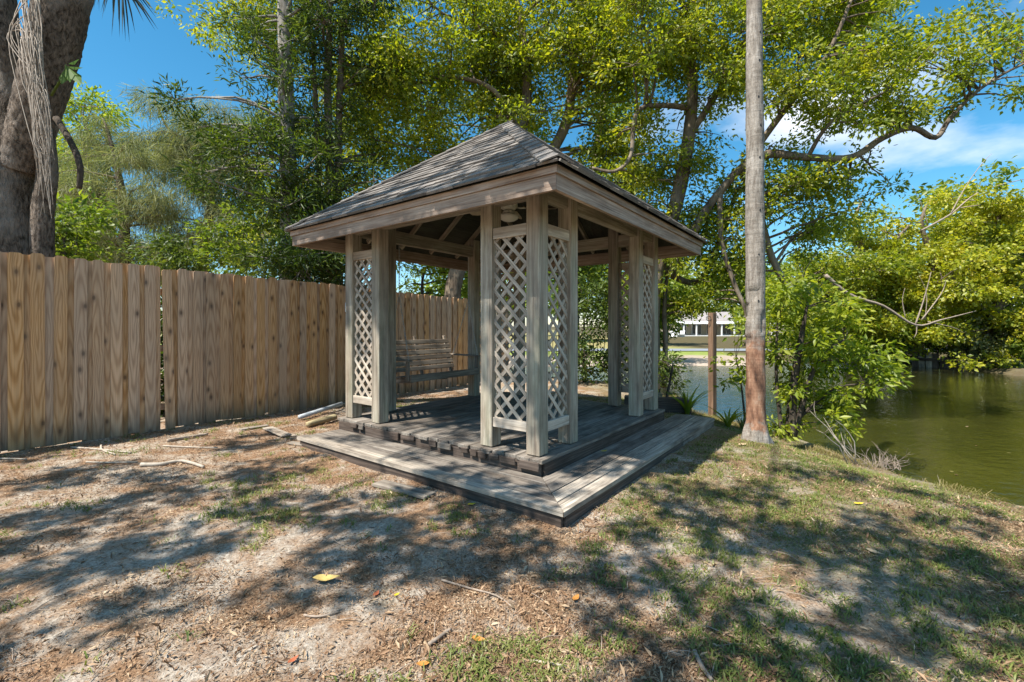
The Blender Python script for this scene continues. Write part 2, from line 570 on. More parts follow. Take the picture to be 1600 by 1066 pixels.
def palm_mat():
    t = NT('palm_trunk_bark')
    tc_ = t.n('TexCoord')
    v = tc_.outputs['Object']
    sp = t.n('SeparateXYZ'); t.l(v, sp.inputs[0])
    rings = t.noise(t.mapping(v, (2.5, 2.5, 26)), 1.0, 4, .6, .6)
    fib = t.noise(t.mapping(v, (34, 34, 5)), 1.0, 5, .65)
    spk = t.noise(v, 55, 4, .7)
    c = t.ramp(fib, [(.28, (.14, .118, .098)), (.5, (.29, .258, .222)), (.72, (.42, .385, .345))])
    c = t.mix(.22, c, t.ramp(rings, [(.36, (.5, .48, .46)), (.56, (1.05, 1.05, 1.05))]), 'MULTIPLY')
    c = t.mix(.75, c, t.ramp(t.noise(v, 4.5, 5, .65), [(.34, (.58, .55, .52)), (.62, (1.12, 1.12, 1.12))]), 'MULTIPLY')
    sca = t.ramp(t.noise(t.mapping(v, (9, 9, 6)), 1.0, 3, .6, .8), [(.63, (0, 0, 0)), (.69, (1, 1, 1))])
    band = t.ramp(t.math('DIVIDE', sp.outputs['Z'], 3.0), [(.36, (0, 0, 0)), (.42, (1, 1, 1)), (.66, (1, 1, 1)), (.76, (.15, .15, .15))])
    c = t.mix(t.math('MULTIPLY', t.math('MULTIPLY', sca, band), .85), c, (.045, .035, .03))
    c = t.mix(.55, c, t.ramp(spk, [(.32, (.45, .44, .42)), (.55, (1.1, 1.1, 1.1))]), 'MULTIPLY')
    # the bark has come off low down: reddish brown between 0.3 m and 1.35 m
    zz = t.math('ADD', sp.outputs['Z'], t.math('MULTIPLY_ADD', t.noise(v, 9, 5, .7), .8, -.4))
    lo = t.ramp(t.math('DIVIDE', zz, 2.0), [(.09, (0, 0, 0)), (.14, (1, 1, 1)), (.58, (1, 1, 1)), (.72, (0, 0, 0))])
    red = t.ramp(t.noise(t.mapping(v, (11, 11, 3.5)), 1.0, 5, .7), [(.34, (.055, .028, .018)), (.47, (.20, .095, .055)), (.6, (.33, .185, .115)), (.74, (.40, .32, .25))])
    c = t.mix(t.math('MULTIPLY', lo, .93), c, red)
    t.bsdf(c, .85, t.math('ADD', fib, t.math('MULTIPLY', rings, .6)), .8, .012, .2)
    return t.m


M['palm'] = palm_mat()

# leaves
M['leaf_camphor'] = leaf_mat('camphor_leaves', [(.07, .115, .014), (.165, .225, .018), (.30, .335, .026), (.46, .42, .05)], 0.58, (1.45, 1.4, .5))
M['leaf_camphor_b'] = leaf_mat('camphor_leaves_green', [(.055, .10, .014), (.12, .185, .02), (.22, .28, .026), (.34, .36, .05)], 0.55, (1.45, 1.4, .5))
M['leaf_yellow'] = leaf_mat('yellow_oak_leaves', [(.11, .16, .018), (.25, .29, .022), (.43, .43, .032), (.55, .46, .05)], 0.5, (1.45, 1.4, .5), patch=.7)
M['leaf_pod'] = leaf_mat('yew_pine_leaves', [(.020, .044, .013), (.045, .085, .017), (.09, .135, .022), (.17, .21, .033)], 0.42, (1.45, 1.4, .5))
M['leaf_bright'] = leaf_mat('bright_shrub_leaves', [(.07, .12, .016), (.17, .235, .018), (.30, .35, .03), (.48, .48, .08)], 0.52, (1.45, 1.4, .5))
M['leaf_lime'] = leaf_mat('lime_leaves', [(.10, .18, .02), (.19, .28, .025), (.31, .37, .04)], 0.55, (1.45, 1.3, .5))
M['leaf_dark'] = leaf_mat('dark_hedge_leaves', [(.035, .065, .014), (.07, .115, .02), (.14, .19, .03)], 0.42, (1.55, 1.35, .55))
M['leaf_green'] = leaf_mat('mid_green_leaves', [(.05, .10, .018), (.11, .175, .024), (.19, .25, .035), (.30, .33, .07)], 0.5, (1.45, 1.4, .5))
M['needle'] = leaf_mat('grey_green_needles', [(.085, .12, .055), (.18, .215, .095), (.29, .305, .13), (.36, .34, .17)], 0.4, (1.3, 1.3, .7))
M['needle_dark'] = leaf_mat('dark_needles', [(.05, .08, .04), (.10, .14, .06), (.18, .20, .09)], 0.35)
M['frond'] = leaf_mat('palm_frond', [(.02, .03, .03), (.035, .05, .045), (.06, .075, .06)], .2)
M['big_leaf'] = leaf_mat('glossy_big_leaf', [(.02, .07, .01), (.06, .15, .015), (.16, .24, .03)], .4, gloss=.04)
M['grass'] = leaf_mat('lawn_grass', [(.06, .095, .022), (.12, .165, .035), (.20, .22, .06), (.31, .28, .12)], .3, patch=.8)
M['litter'] = leaf_mat('dry_litter', [(.035, .02, .012), (.13, .07, .036), (.28, .165, .09), (.44, .32, .20), (.58, .47, .33)], .1, (1, .9, .7), .7, .02, 3.0)


def ground_mat():
    t = NT('sandy_yard_ground')
    ge = t.n('NewGeometry')
    v = ge.outputs['Position']
    sp = t.n('SeparateXYZ'); t.l(v, sp.inputs[0])
    big = t.noise(v, .55, 5, .6, .4)
    mid = t.noise(t.mapping(v, (1, 1, 1), (5, 2, 0)), 3.1, 7, .70, .4)
    fine = t.noise(v, 42, 6, .78)
    grit = t.noise(v, 120, 4, .8)
    sand = t.ramp(fine, [(.32, (.15, .112, .08)), (.47, (.385, .325, .26)), (.64, (.59, .52, .43))])
    lit = t.ramp(t.noise(v, 75, 5, .75, .5), [(.32, (.05, .028, .015)), (.45, (.20, .113, .06)), (.57, (.35, .21, .118)), (.72, (.54, .41, .28))])
    grn = t.ramp(t.noise(v, 38, 4, .7), [(.3, (.07, .075, .028)), (.55, (.165, .155, .07)), (.78, (.27, .235, .13))])
    # where the bare sand, the litter and the thin grass lie
    fl = t.ramp(t.math('ADD', t.math('MULTIPLY', mid, .65), t.math('MULTIPLY', big, .35)), [(.435, (0, 0, 0)), (.545, (1, 1, 1))])
    c = t.mix(t.math('MULTIPLY', fl, .94), sand, lit)
    sx = t.math('MULTIPLY_ADD', sp.outputs['X'], .075, .0)
    gf = t.ramp(t.math('ADD', t.noise(t.mapping(v, (1, 1, 1), (9, 4, 0)), 1.3, 6, .68), sx), [(.52, (0, 0, 0)), (.72, (1, 1, 1))])
    c = t.mix(t.math('MULTIPLY', gf, .5), c, grn)
    c = t.mix(.5, c, t.ramp(grit, [(.34, (.32, .30, .28)), (.56, (1.12, 1.12, 1.12))]), 'MULTIPLY')
    # wet dark bank by the water and the far shore: sand beach, green strip, tan lawn
    far = t.ramp(t.math('DIVIDE', sp.outputs['Y'], 100.0), [(.20, (0, 0, 0)), (.235, (1, 1, 1))])
    fy = t.math('ADD', sp.outputs['Y'], t.math('MULTIPLY_ADD', t.noise(v, .25, 3), 8.0, -4.0))
    fc = t.ramp(t.math('DIVIDE', fy, 100.0), [(.26, (.40, .33, .27)), (.33, (.36, .29, .22)), (.35, (.22, .27, .06)), (.40, (.20, .24, .06)), (.47, (.29, .25, .11)), (.9, (.26, .23, .10))])
    fc = t.mix(.5, fc, t.ramp(t.noise(v, 1.5, 5, .7), [(.3, (.6, .6, .6)), (.65, (1.1, 1.1, 1.1))]), 'MULTIPLY')
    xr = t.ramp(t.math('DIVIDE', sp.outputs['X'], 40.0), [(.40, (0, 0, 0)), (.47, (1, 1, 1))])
    fc = t.mix(xr, fc, t.mix(t.noise(v, 2.0, 5), (.05, .038, .022), (.13, .11, .05)))  # right far bank: dirt instead of beach, its shade painted into the dark brown
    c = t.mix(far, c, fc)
    wet = t.ramp(sp.outputs['Z'], [(0, (1, 1, 1)), (1, (0, 0, 0))])
    wm = t.n('MapRange'); t.set(wm, From_Min=-.75, From_Max=-.3, To_Min=1.0, To_Max=0.0)
    t.l(sp.outputs['Z'], wm.inputs['Value'])
    c = t.mix(t.math('MULTIPLY', wm.outputs[0], t.math('SUBTRACT', 1.0, far)), c, (.075, .058, .035))
    hgt = t.math('ADD', t.math('MULTIPLY', fine, .7), t.math('MULTIPLY', grit, .35))
    t.bsdf(c, .95, hgt, .9, .02, .12)
    return t.m


def water_mat():
    t = NT('green_pond_water')
    ge = t.n('NewGeometry')
    v = ge.outputs['Position']
    a = t.noise(t.mapping(v, (1, 1.6, 1)), 3.2, 3, .5)
    b = t.noise(t.mapping(v, (1, 1.5, 1)), 13.0, 3, .6)
    big = t.noise(v, .35, 3)
    c = t.ramp(t.noise(v, .5, 4), [(.3, (.017, .019, .004)), (.7, (.036, .036, .008))])
    # floating specks of pollen and leaves
    vo = t.n('TexVoronoi', feature='F1'); t.set(vo, Scale=2.6, Randomness=1.0)
    t.l(v, vo.inputs['Vector'])
    sp = t.ramp(vo.outputs['Distance'], [(.05, (1, 1, 1)), (.075, (0, 0, 0))])
    c = t.mix(t.math('MULTIPLY', sp, .6), c, (.34, .28, .12))
    hgt = t.math('ADD', t.math('MULTIPLY', a, t.math('MULTIPLY_ADD', big, 1.4, .1)), t.math('MULTIPLY', b, .22))
    bs = t.bsdf(c, .012, hgt, .26, .06, .5)
    bs.inputs['IOR'].default_value = 1.5
    return t.m


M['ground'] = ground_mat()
M['water'] = water_mat()

# ------------------------------------------------------------------ ground, pond, far shore
ZW = -0.90
EDGE = [(9.5, -8.0), (6.6, 0.0), (5.3, 3.4), (4.98, 4.5), (4.74, 5.3), (4.45, 6.5), (4.42, 7.4), (4.12, 8.5), (3.72, 9.6), (3.85, 10.6), (4.3, 11.9), (3.6, 13.2), (1.6, 15.0), (-2.0, 17.5), (-9, 20),
        (-13, 24), (-9, 26.0), (0, 26.6), (6, 26.6), (13, 27.4), (18, 29.4), (22.0, 28.6), (24.4, 23.8), (27.0, 19.5), (33, 11), (36, 0), (30, -12)]
_E = np.array(EDGE, dtype=np.float64)


def lake_sd(x, y):
    """signed distance to the pond edge, positive on land"""
    x = np.asarray(x, dtype=np.float64); y = np.asarray(y, dtype=np.float64)
    d2 = np.full(x.shape, 1e18)
    inside = np.zeros(x.shape, dtype=bool)
    n = len(_E)
    for i in range(n):
        ax, ay = _E[i]; bx, by = _E[(i + 1) % n]
        ex, ey = bx - ax, by - ay
        tt = np.clip(((x - ax) * ex + (y - ay) * ey) / (ex * ex + ey * ey), 0, 1)
        d2 = np.minimum(d2, (x - ax - tt * ex) ** 2 + (y - ay - tt * ey) ** 2)
        cond = (ay > y) != (by > y)
        with np.errstate(divide='ignore', invalid='ignore'):
            xi = ax + (y - ay) * ex / (ey if abs(ey) > 1e-12 else 1e-12)
        inside ^= cond & (x < xi)
    d = np.sqrt(d2)
    return np.where(inside, -d, d)


def sstep(a, b, x):
    t_ = np.clip((x - a) / (b - a), 0, 1)
    return t_ * t_ * (3 - 2 * t_)


def ground_z(x, y):
    x = np.asarray(x, dtype=np.float64); y = np.asarray(y, dtype=np.float64)
    d = lake_sd(x, y)
    d = d + (fbm(x * 1.3, y * 1.3, 3, 5) - .5) * .35
    far = sstep(20, 25, y) * sstep(-16, -8, x) + sstep(24, 27, x) * (1 - sstep(20, 25, y))
    far = np.clip(far, 0, 1)
    fz = np.interp(y, [20, 27, 36, 60, 92, 200, 800], [-.78, -.80, -.68, -.50, -.28, 0.4, 3])
    base = far * fz
    drop = np.where(far > .5, .05, .36)
    land = base - drop * (1 - sstep(0, 1.9, d))
    z = np.where(d > 0, land, (base - drop) - sstep(0, .9, -d) * np.where(far > .5, .6, .95))
    near = 1 - sstep(9, 16, np.hypot(x, y - 4))
    z = z + near * ((fbm(x * .9, y * .9, 3, 1) - .5) * .05 + (fbm(x * 4, y * 4, 3, 2) - .5) * .035) * sstep(-.2, .3, d)
    return z


def gz(x, y):
    return float(ground_z(np.array([x]), np.array([y]))[0])


def grid_lines(a, b, step, lo, hi):
    core = np.arange(a, b + 1e-6, step)
    up, s, p = [], step, b
    while p < hi:
        s *= 1.18; p += s; up.append(min(p, hi))
    dn, s, p = [], step, a
    while p > lo:
        s *= 1.18; p -= s; dn.append(max(p, lo))
    return np.array(dn[::-1] + list(core) + up)


gx = grid_lines(-6.5, 6.2, .055, -900, 900)
gy = grid_lines(1.4, 9.0, .055, -60, 1500)
GX, GY = np.meshgrid(gx, gy)
GZ = ground_z(GX.ravel(), GY.ravel()).reshape(GX.shape)
nx_, ny_ = len(gx), len(gy)
ii = np.arange(nx_ * ny_).reshape(ny_, nx_)
quads = np.stack([ii[:-1, :-1], ii[:-1, 1:], ii[1:, 1:], ii[1:, :-1]], axis=-1).reshape(-1, 4)
g_me = np_mesh('ground', np.stack([GX, GY, GZ], -1).reshape(-1, 3), quads, True)
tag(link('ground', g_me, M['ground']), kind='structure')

wb = MB()
wb.add([(-16, -14, ZW), (38, -14, ZW), (38, 31, ZW), (-16, 31, ZW)], [(0, 1, 2, 3)])
tag(wb.build('pond_water', M['water']), kind='structure')

rb = MB()
rx = np.linspace(-30, 70, 60)
for i in range(59):
    q = []
    for x_, y_ in ((rx[i], 39.0), (rx[i + 1], 39.0), (rx[i + 1], 42.5), (rx[i], 42.5)):
        q.append((x_, y_, gz(x_, y_) + .06))
    rb.add(q, [(0, 1, 2, 3)])
tag(rb.build('road', M['road']), kind='structure')

# ------------------------------------------------------------------ gazebo
HP = 1.15
TH = math.radians(37.305)
D1 = Vector((-math.cos(TH), math.sin(TH), 0))       # along the front-left side, away from the camera
D2 = Vector((math.sin(TH), math.cos(TH), 0))        # along the front-right side
GO = Vector((.2112 * HP, 3.5095 * HP, 0))
S, P_, W_, E_ = 2.6035 * HP, .4777 * HP, .1279 * HP, .3953 * HP
FL = .25
gaz = empty('gazebo', GO, math.atan2(D2.y, D2.x))    # local x runs along D2, local y along D1
tag(gaz, 'weathered grey wooden gazebo with shingled hip roof, lattice corners and wraparound step beside the pond', 'gazebo')


def guv(u, v, z):
    """gazebo coordinates to local (x = v, y = u)"""
    return Vector((v, u, z))


def gw(u, v, z=0):
    p = GO + D1 * u + D2 * v
    return Vector((p.x, p.y, z))


# floor platform: boards along x, ends showing at the front-left edge
Q_ = .075
nb = 22
bw = (S + 2 * Q_) / nb
for i in range(nb):
    y = -Q_ + (i + .5) * bw
    x0 = -Q_ - random.uniform(-.022, .02)
    o = board('floor_board', gaz, M['floor_wood'], (x0, y, FL - .019 + random.uniform(-.003, .002)), (S + Q_ + random.uniform(-.01, .01), y, FL - .019 + random.uniform(-.003, .002)), bw - random.uniform(.005, .011), .036, bev=.004)
# rim boards under the platform
ZS = FL - .1395                                      # top of the step
rz_ = (FL - .042 + ZS - .10) / 2
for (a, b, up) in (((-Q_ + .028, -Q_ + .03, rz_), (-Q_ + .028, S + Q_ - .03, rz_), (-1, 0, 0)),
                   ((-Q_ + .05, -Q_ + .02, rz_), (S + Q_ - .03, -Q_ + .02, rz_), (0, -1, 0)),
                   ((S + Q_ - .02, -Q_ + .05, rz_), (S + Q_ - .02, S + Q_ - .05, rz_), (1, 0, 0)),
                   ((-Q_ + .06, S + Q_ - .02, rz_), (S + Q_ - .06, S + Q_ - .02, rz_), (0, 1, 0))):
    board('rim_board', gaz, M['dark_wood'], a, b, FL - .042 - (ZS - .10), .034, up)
# ragged rotten edging left on the front-left rim
x_ = -Q_ - .004
y_ = -Q_ + .02
for k in range(17):
    L_ = random.uniform(.07, .22)
    if y_ + L_ > S: break
    if random.random() < .72:
        hh = random.uniform(.05, .10)
        board('rotten_edging', gaz, M['dark_wood'] if random.random() < .7 else M['floor_wood'], (x_ - random.uniform(0, .012), y_, FL - .022 - hh / 2), (x_ - random.uniform(0, .012), y_ + L_, FL - .026 - hh / 2), hh, random.uniform(.014, .026), (-1, 0, random.uniform(-.25, .15)), .006)
    y_ += L_ + random.uniform(0, .05)

# lower step: mitred boards on the two front sides
LD = .5329 * HP
UE, VE = 2.6216 * HP, 3.0984 * HP
nsb = 4
sbw = (LD - Q_) / nsb


def mitre_board(name, side, k, mat, z, th):
    """k = 0 is the outermost board; side 'x' runs along x (front-right), 'y' along y (front-left)"""
    gap = .005
    o0, o1 = -LD + k * sbw + (gap if k else 0), -LD + (k + 1) * sbw - gap
    mb = MB()
    if side == 'x':
        poly = [(o0 + gap, o0, 0), (VE + random.uniform(-.02, .02), o0, 0), (VE + random.uniform(-.02, .02), o1, 0), (o1 + gap, o1, 0)]
        base = Vector((0, (o0 + o1) / 2, z))
        Mx = Matrix.Translation(base)
        poly = [Vector(p) - Vector((0, (o0 + o1) / 2, 0)) for p in poly]
        mb.prism(poly, (0, 0, -1), th)
    else:
        yb = UE + random.uniform(-.03, .03) - (.0 if k == 0 else random.uniform(.0, .05))
        poly = [(o0, o0 + gap), (o1, o1 + gap), (o1, yb), (o0, yb)]
        cx_ = (o0 + o1) / 2
        # local X along the board: rotate by 90 degrees
        Mx = Matrix.Translation((cx_, 0, z)) @ Matrix.Rotation(math.radians(90), 4, 'Z')
        inv = Matrix.Rotation(math.radians(-90), 4, 'Z')
        mb.prism([inv @ Vector((p[0] - cx_, p[1], 0)) for p in poly], (0, 0, -1), th)
    me = mb.mesh(name)
    me.materials.append(mat)
    return link(name, me, None, gaz, Mx)


for k in range(nsb):
    mt = M['step_wood'] if k == 0 else M['floor_wood']
    mitre_board('step_board', 'y', k, mt, ZS + random.uniform(-.003, .003), .036)
    mt = M['step_wood'] if k < 2 else M['floor_wood']
    mitre_board('step_board', 'x', k, mt, ZS + random.uniform(-.003, .003), .036)
# step risers
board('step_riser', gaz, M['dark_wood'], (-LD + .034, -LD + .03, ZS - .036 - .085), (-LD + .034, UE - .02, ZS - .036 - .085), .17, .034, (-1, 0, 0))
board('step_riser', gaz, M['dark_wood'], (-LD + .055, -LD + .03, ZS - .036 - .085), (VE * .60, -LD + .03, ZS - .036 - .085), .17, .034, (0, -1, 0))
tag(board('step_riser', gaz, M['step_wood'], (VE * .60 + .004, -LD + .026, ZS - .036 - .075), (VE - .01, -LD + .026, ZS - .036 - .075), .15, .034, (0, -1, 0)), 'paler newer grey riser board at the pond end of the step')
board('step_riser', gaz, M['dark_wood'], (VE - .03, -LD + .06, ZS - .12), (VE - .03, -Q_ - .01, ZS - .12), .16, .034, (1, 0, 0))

# posts
PT = 2.86                                            # post tops inside the roof
pos = [0, P_, S - P_ - W_, S - W_]


def post(xa, ya):
    board('post', gaz, M['grey_wood'], (xa + W_ / 2, ya + W_ / 2, FL + .002), (xa + W_ / 2, ya + W_ / 2, PT), W_, W_, (0, -1, 0), .007)


for a in pos:
    post(0, a)
    post(S - W_, a)
for a in pos[1:3]:
    post(a, 0)
    post(a, S - W_)

# beams on the four walls
zb0, zb1 = 2.575, 2.745
for (a, b, up) in (((W_ / 2, W_, 0), (W_ / 2, S - W_, 0), (-1, 0, 0)), ((S - W_ / 2, W_, 0), (S - W_ / 2, S - W_, 0), (1, 0, 0)),
                   ((W_, W_ / 2, 0), (S - W_, W_ / 2, 0), (0, -1, 0)), ((W_, S - W_ / 2, 0), (S - W_, S - W_ / 2, 0), (0, 1, 0))):
    zc = (zb0 + zb1) / 2
    board('beam', gaz, M['grey_wood'], (a[0], a[1], zc), (b[0], b[1], zc), zb1 - zb0, .088, up)

# fascia and the trim above it
ZF1, ZF0 = FL + 1.9986 * HP, FL + 1.8960 * HP


def ring_board(name, off0, off1, z0, z1, mat):
    a0, a1 = -E_ - off0, -E_ - off1                  # outer, inner
    b0, b1 = S + E_ + off0, S + E_ + off1
    cs = [((a0, a0), (b0, a0), (b1, a1), (a1, a1)), ((b0, a0), (b0, b0), (b1, b1), (b1, a1)),
          ((b0, b0), (a0, b0), (a1, b1), (b1, b1)), ((a0, b0), (a0, a0), (a1, a1), (a1, b1))]
    for i, q in enumerate(cs):
        ang = math.radians(90 * i)
        mid = Vector(((q[0][0] + q[2][0]) / 2, (q[0][1] + q[2][1]) / 2, (z0 + z1) / 2))
        R = Matrix.Rotation(ang, 4, 'Z')
        inv = (Matrix.Translation(mid) @ R).inverted()
        mb = MB()
        g = .0015
        poly = [inv @ Vector((p[0], p[1], z0)) for p in q]
        poly[0].x += g; poly[1].x -= g; poly[2].x -= g; poly[3].x += g
        mb.prism(poly, (0, 0, 1), z1 - z0)
        me = mb.mesh(name)
        me.materials.append(mat)
        link(name, me, None, gaz, Matrix.Translation(mid) @ R)


ring_board('fascia_board', 0, -.036, ZF0, ZF1, M['fascia_wood'])
ring_board('trim_board', .020, -.016, ZF1 + .002, ZF1 + .060, M['fascia_wood'])

# roof: thin pyramid deck under shingle courses
ZE = ZF1 + .075                                      # roof surface at the eave
EO = E_ + .045
ZA = FL + 3.4087 * HP - .03
cx = S / 2
half = cx + EO
slope = math.atan2(ZA - ZE, half)
rise = (ZA - ZE) / half
rm = MB()
T_ = .028
ap = Vector((cx, cx, ZA - .02)); ap2 = ap - Vector((0, 0, T_ * 1.3))
h2 = half - .02
cs = [Vector((cx - h2, cx - h2, ZE - .012)), Vector((cx + h2, cx - h2, ZE - .012)), Vector((cx + h2, cx + h2, ZE - .012)), Vector((cx - h2, cx + h2, ZE - .012))]
lo = [Vector((cx + (c.x - cx) * .985, cx + (c.y - cx) * .985, c.z - T_ * .45)) for c in cs]
vv = cs + [ap] + lo + [ap2]
ff = []
for i in range(4):
    j = (i + 1) % 4
    ff += [(i, j, 4), (5 + j, 5 + i, 9), (i, 5 + i, 5 + j, j)]
rm.add(vv, ff)
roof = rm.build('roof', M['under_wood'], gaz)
tag(roof, 'hip roof of worn grey brown asphalt shingles')

# shingles, laid course by course
EXPO = .122
SL = half / math.cos(slope)
NC = int(SL / EXPO)
EXPO = SL / NC
cs_, sn_ = math.cos(slope), math.sin(slope)


def clip(poly, a, b, c):
    """keep a*x + b*y <= c"""
    r = []
    n = len(poly)
    for i in range(n):
        p, q = poly[i], poly[(i + 1) % n]
        dp, dq = a * p[0] + b * p[1] - c, a * q[0] + b * q[1] - c
        if dp <= 0: r.append(p)
        if (dp < 0 < dq) or (dq < 0 < dp):
            k = dp / (dp - dq)
            r.append((p[0] + (q[0] - p[0]) * k, p[1] + (q[1] - p[1]) * k))
    return r


def plane_matrix(i):
    """slope plane i: local X along the eave, Y up the slope, Z out"""
    eave = [Vector((1, 0, 0)), Vector((0, 1, 0)), Vector((-1, 0, 0)), Vector((0, -1, 0))][i]
    inn = [Vector((0, 1, 0)), Vector((-1, 0, 0)), Vector((0, -1, 0)), Vector((1, 0, 0))][i]
    org = [Vector((cx, cx - half, ZE)), Vector((cx + half, cx, ZE)), Vector((cx, cx + half, ZE)), Vector((cx - half, cx, ZE))][i]
    y = inn * cs_ + Vector((0, 0, 1)) * sn_
    return frame_M(org, eave, eave.cross(y))


def shingles(i, each):
    PM = plane_matrix(i)
    joined = MB()
    lim = half
    for k in range(NC):
        y0, y1 = k * EXPO - (.03 if k == 0 else 0), (k + 1) * EXPO + .03
        off = (k % 3) * .105 + random.uniform(-.02, .02)
        x_ = -half - .4 + off
        while x_ < half + .3:
            wd = random.uniform(.25, .34)
            dy_ = random.uniform(-.012, .010)
            poly = [(x_ + .003, y0 + dy_), (x_ + wd - .003, y0 + dy_), (x_ + wd - .003, y1), (x_ + .003, y1)]
            # hips: |x| <= half * (1 - y / SL)
            poly = clip(poly, 1, half / SL, half - .004)
            if len(poly) > 2: poly = clip(poly, -1, half / SL, half - .004)
            x_ += wd
            if len(poly) < 3: continue
            area = abs(sum(poly[a][0] * poly[(a + 1) % len(poly)][1] - poly[(a + 1) % len(poly)][0] * poly[a][1] for a in range(len(poly)))) / 2
            if area < .0012: continue
            th = random.uniform(.007, .017)
            tp = [Vector((p[0], p[1], .012 + th - (p[1] - y0) * .085)) for p in poly]
            bt = [Vector((p[0], p[1], .002 - (p[1] - y0) * .03)) for p in poly]
            n = len(poly)
            c0 = sum((Vector((p[0], p[1], 0)) for p in poly), Vector()) / n
            f = [tuple(range(n)), tuple(range(2 * n - 1, n - 1, -1))] + [(a, a + n, (a + 1) % n + n, (a + 1) % n) for a in range(n)]
            if each:
                mb = MB()
                mb.add([p - c0 for p in tp + bt], f)
                me = mb.mesh('shingle')
                me.materials.append(M['shingle'])
                link('shingle', me, None, roof, PM @ Matrix.Translation(c0))
            else:
                joined.add(tp + bt, f)
    if not each:
        tag(joined.build('shingle_slope', M['shingle'], roof, M=PM), kind='stuff')


shingles(3, True)      # front-left slope (faces local -x)
shingles(0, True)      # front-right slope (faces local -y)
shingles(1, False)
shingles(2, False)


# hip caps: bent pieces running down the hips
def hip_caps(cor, n):
    a = Vector((cor[0], cor[1], ZE + .012)); b = Vector((cx, cx, ZA + .012))
    d = (b - a); L_ = d.length; d.normalize()
    side = Vector((0, 0, 1)).cross(d).normalized()
    upv = d.cross(side)
    for k in range(n):
        st = L_ * k / n
        en = min(L_ * (k + 1) / n + .05, L_ + .02)
        wd = .125 + random.uniform(-.006, .006)
        dr = wd * .42
        r0, r1 = .030 + random.uniform(0, .003), .020
        mb = MB()
        q = []
        for (ss, rr) in ((st, r0), (en, r1)):
            for (sx, dz) in ((-wd, -dr), (0, 0), (wd, -dr)):
                q.append(Vector((ss - st, sx, rr + dz)))
            for (sx, dz) in ((wd, -dr), (0, 0), (-wd, -dr)):
                q.append(Vector((ss - st, sx, rr + dz - .012)))
        mb.add(q, [(0, 1, 7, 6), (1, 2, 8, 7), (2, 3, 9, 8), (3, 4, 10, 9), (4, 5, 11, 10), (5, 0, 6, 11), (5, 4, 1, 0), (4, 3, 2, 1), (6, 7, 10, 11), (7, 8, 9, 10)])
        me = mb.mesh('hip_cap')
        me.materials.append(M['shingle'])
        link('hip_cap', me, None, roof, frame_M(a + d * st, d, upv))


for cor in ((cx - half, cx - half), (cx + half, cx - half), (cx - half, cx + half)):
    hip_caps(cor, 17)

# rafters under the deck
for cor in ((cx - half, cx - half), (cx + half, cx - half), (cx - half, cx + half), (cx + half, cx + half)):
    a = Vector((cx + (cor[0] - cx) * .955, cx + (cor[1] - cx) * .955, ZE + (ZA - ZE) * .045 - .085)); b = Vector((cx + (cor[0] - cx) * .03, cx + (cor[1] - cx) * .03, ZA - .13))
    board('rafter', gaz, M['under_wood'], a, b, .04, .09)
for i in range(4):
    PM = plane_matrix(i)
    for s_ in (-.9, -.3, .3, .9):
        y1 = SL * (1 - (abs(s_) + .06) / half)
        a = PM @ Vector((s_, .1, -.07)); b = PM @ Vector((s_, y1, -.07))
        board('rafter', gaz, M['grey_wood'], a, b, .038, .085, PM.to_3x3() @ Vector((0, 0, 1)))


# lattice panels at the four corners
def lattice(x0, y0, dirx, nrm):
    """panel of width P_-W_ starting at (x0, y0), running along dirx; nrm points out"""
    dirx, nrm = Vector(dirx), Vector(nrm)
    wd = P_ - W_
    z0, z1 = .448, 2.35
    org = Vector((x0, y0, 0)) - nrm * .052
    PM = Matrix(((dirx.x, 0, nrm.x, org.x), (dirx.y, 0, nrm.y, org.y), (0, 1, 0, 0), (0, 0, 0, 1)))
    if PM.determinant() < 0:                          # keep it right-handed: mirror along the panel
        org = org + dirx * wd
        dirx = -dirx
        PM = Matrix(((dirx.x, 0, nrm.x, org.x), (dirx.y, 0, nrm.y, org.y), (0, 1, 0, 0), (0, 0, 0, 1)))
    cl = MB()
    for xs in (.012, wd - .012):
        cl.box((xs, (z0 + z1) / 2, -.014), (.022, z1 - z0 - .02, .024))
    pan = cl.build('lattice_panel', M['grey_wood'], gaz, M=PM)
    for (a, b) in ((.448, .54), (2.245, 2.35)):
        mb_ = board('lattice_rail', pan, M['lattice_wood'], (.003, (a + b) / 2, .022), (wd - .003, (a + b) / 2, .022), b - a, .036, (0, 0, 1), .004)
    per, sw = .151, .034
    ly0, ly1 = .50, 2.29
    for dire, zz in ((1, .0005), (-1, .0085)):
        k0 = -int(wd / per) - 2
        for k in range(k0, int((ly1 - ly0) / per) + int(wd / per) + 3):
            c = ly0 + (k + .35) * per
            hw = sw / math.sqrt(2)
            # band |y - c - dire*x| <= hw*... clipped to the panel
            poly = [(0, ly0), (wd, ly0), (wd, ly1), (0, ly1)]
            poly = clip(poly, -dire, 1, c + hw)
            if len(poly) > 2: poly = clip(poly, dire, -1, -(c - hw))
            if len(poly) < 3: continue
            ar = abs(sum(poly[a][0] * poly[(a + 1) % len(poly)][1] - poly[(a + 1) % len(poly)][0] * poly[a][1] for a in range(len(poly)))) / 2
            if ar < .0015: continue
            cc = Vector((sum(p[0] for p in poly) / len(poly), sum(p[1] for p in poly) / len(poly), 0))
            R = Matrix.Rotation(math.radians(45 * dire), 4, 'Z')
            inv = R.inverted()
            mb = MB()
            jx, jy = random.uniform(-.002, .002), random.uniform(-.002, .002)
            mb.prism([inv @ (Vector((p[0] + jx, p[1] + jy, 0)) - cc) for p in poly], (0, 0, 1), .0075)
            me = mb.mesh('lattice_slat')
            me.materials.append(M['lattice_wood'])
            link('lattice_slat', me, None, pan, Matrix.Translation(cc + Vector((0, 0, zz))) @ R)


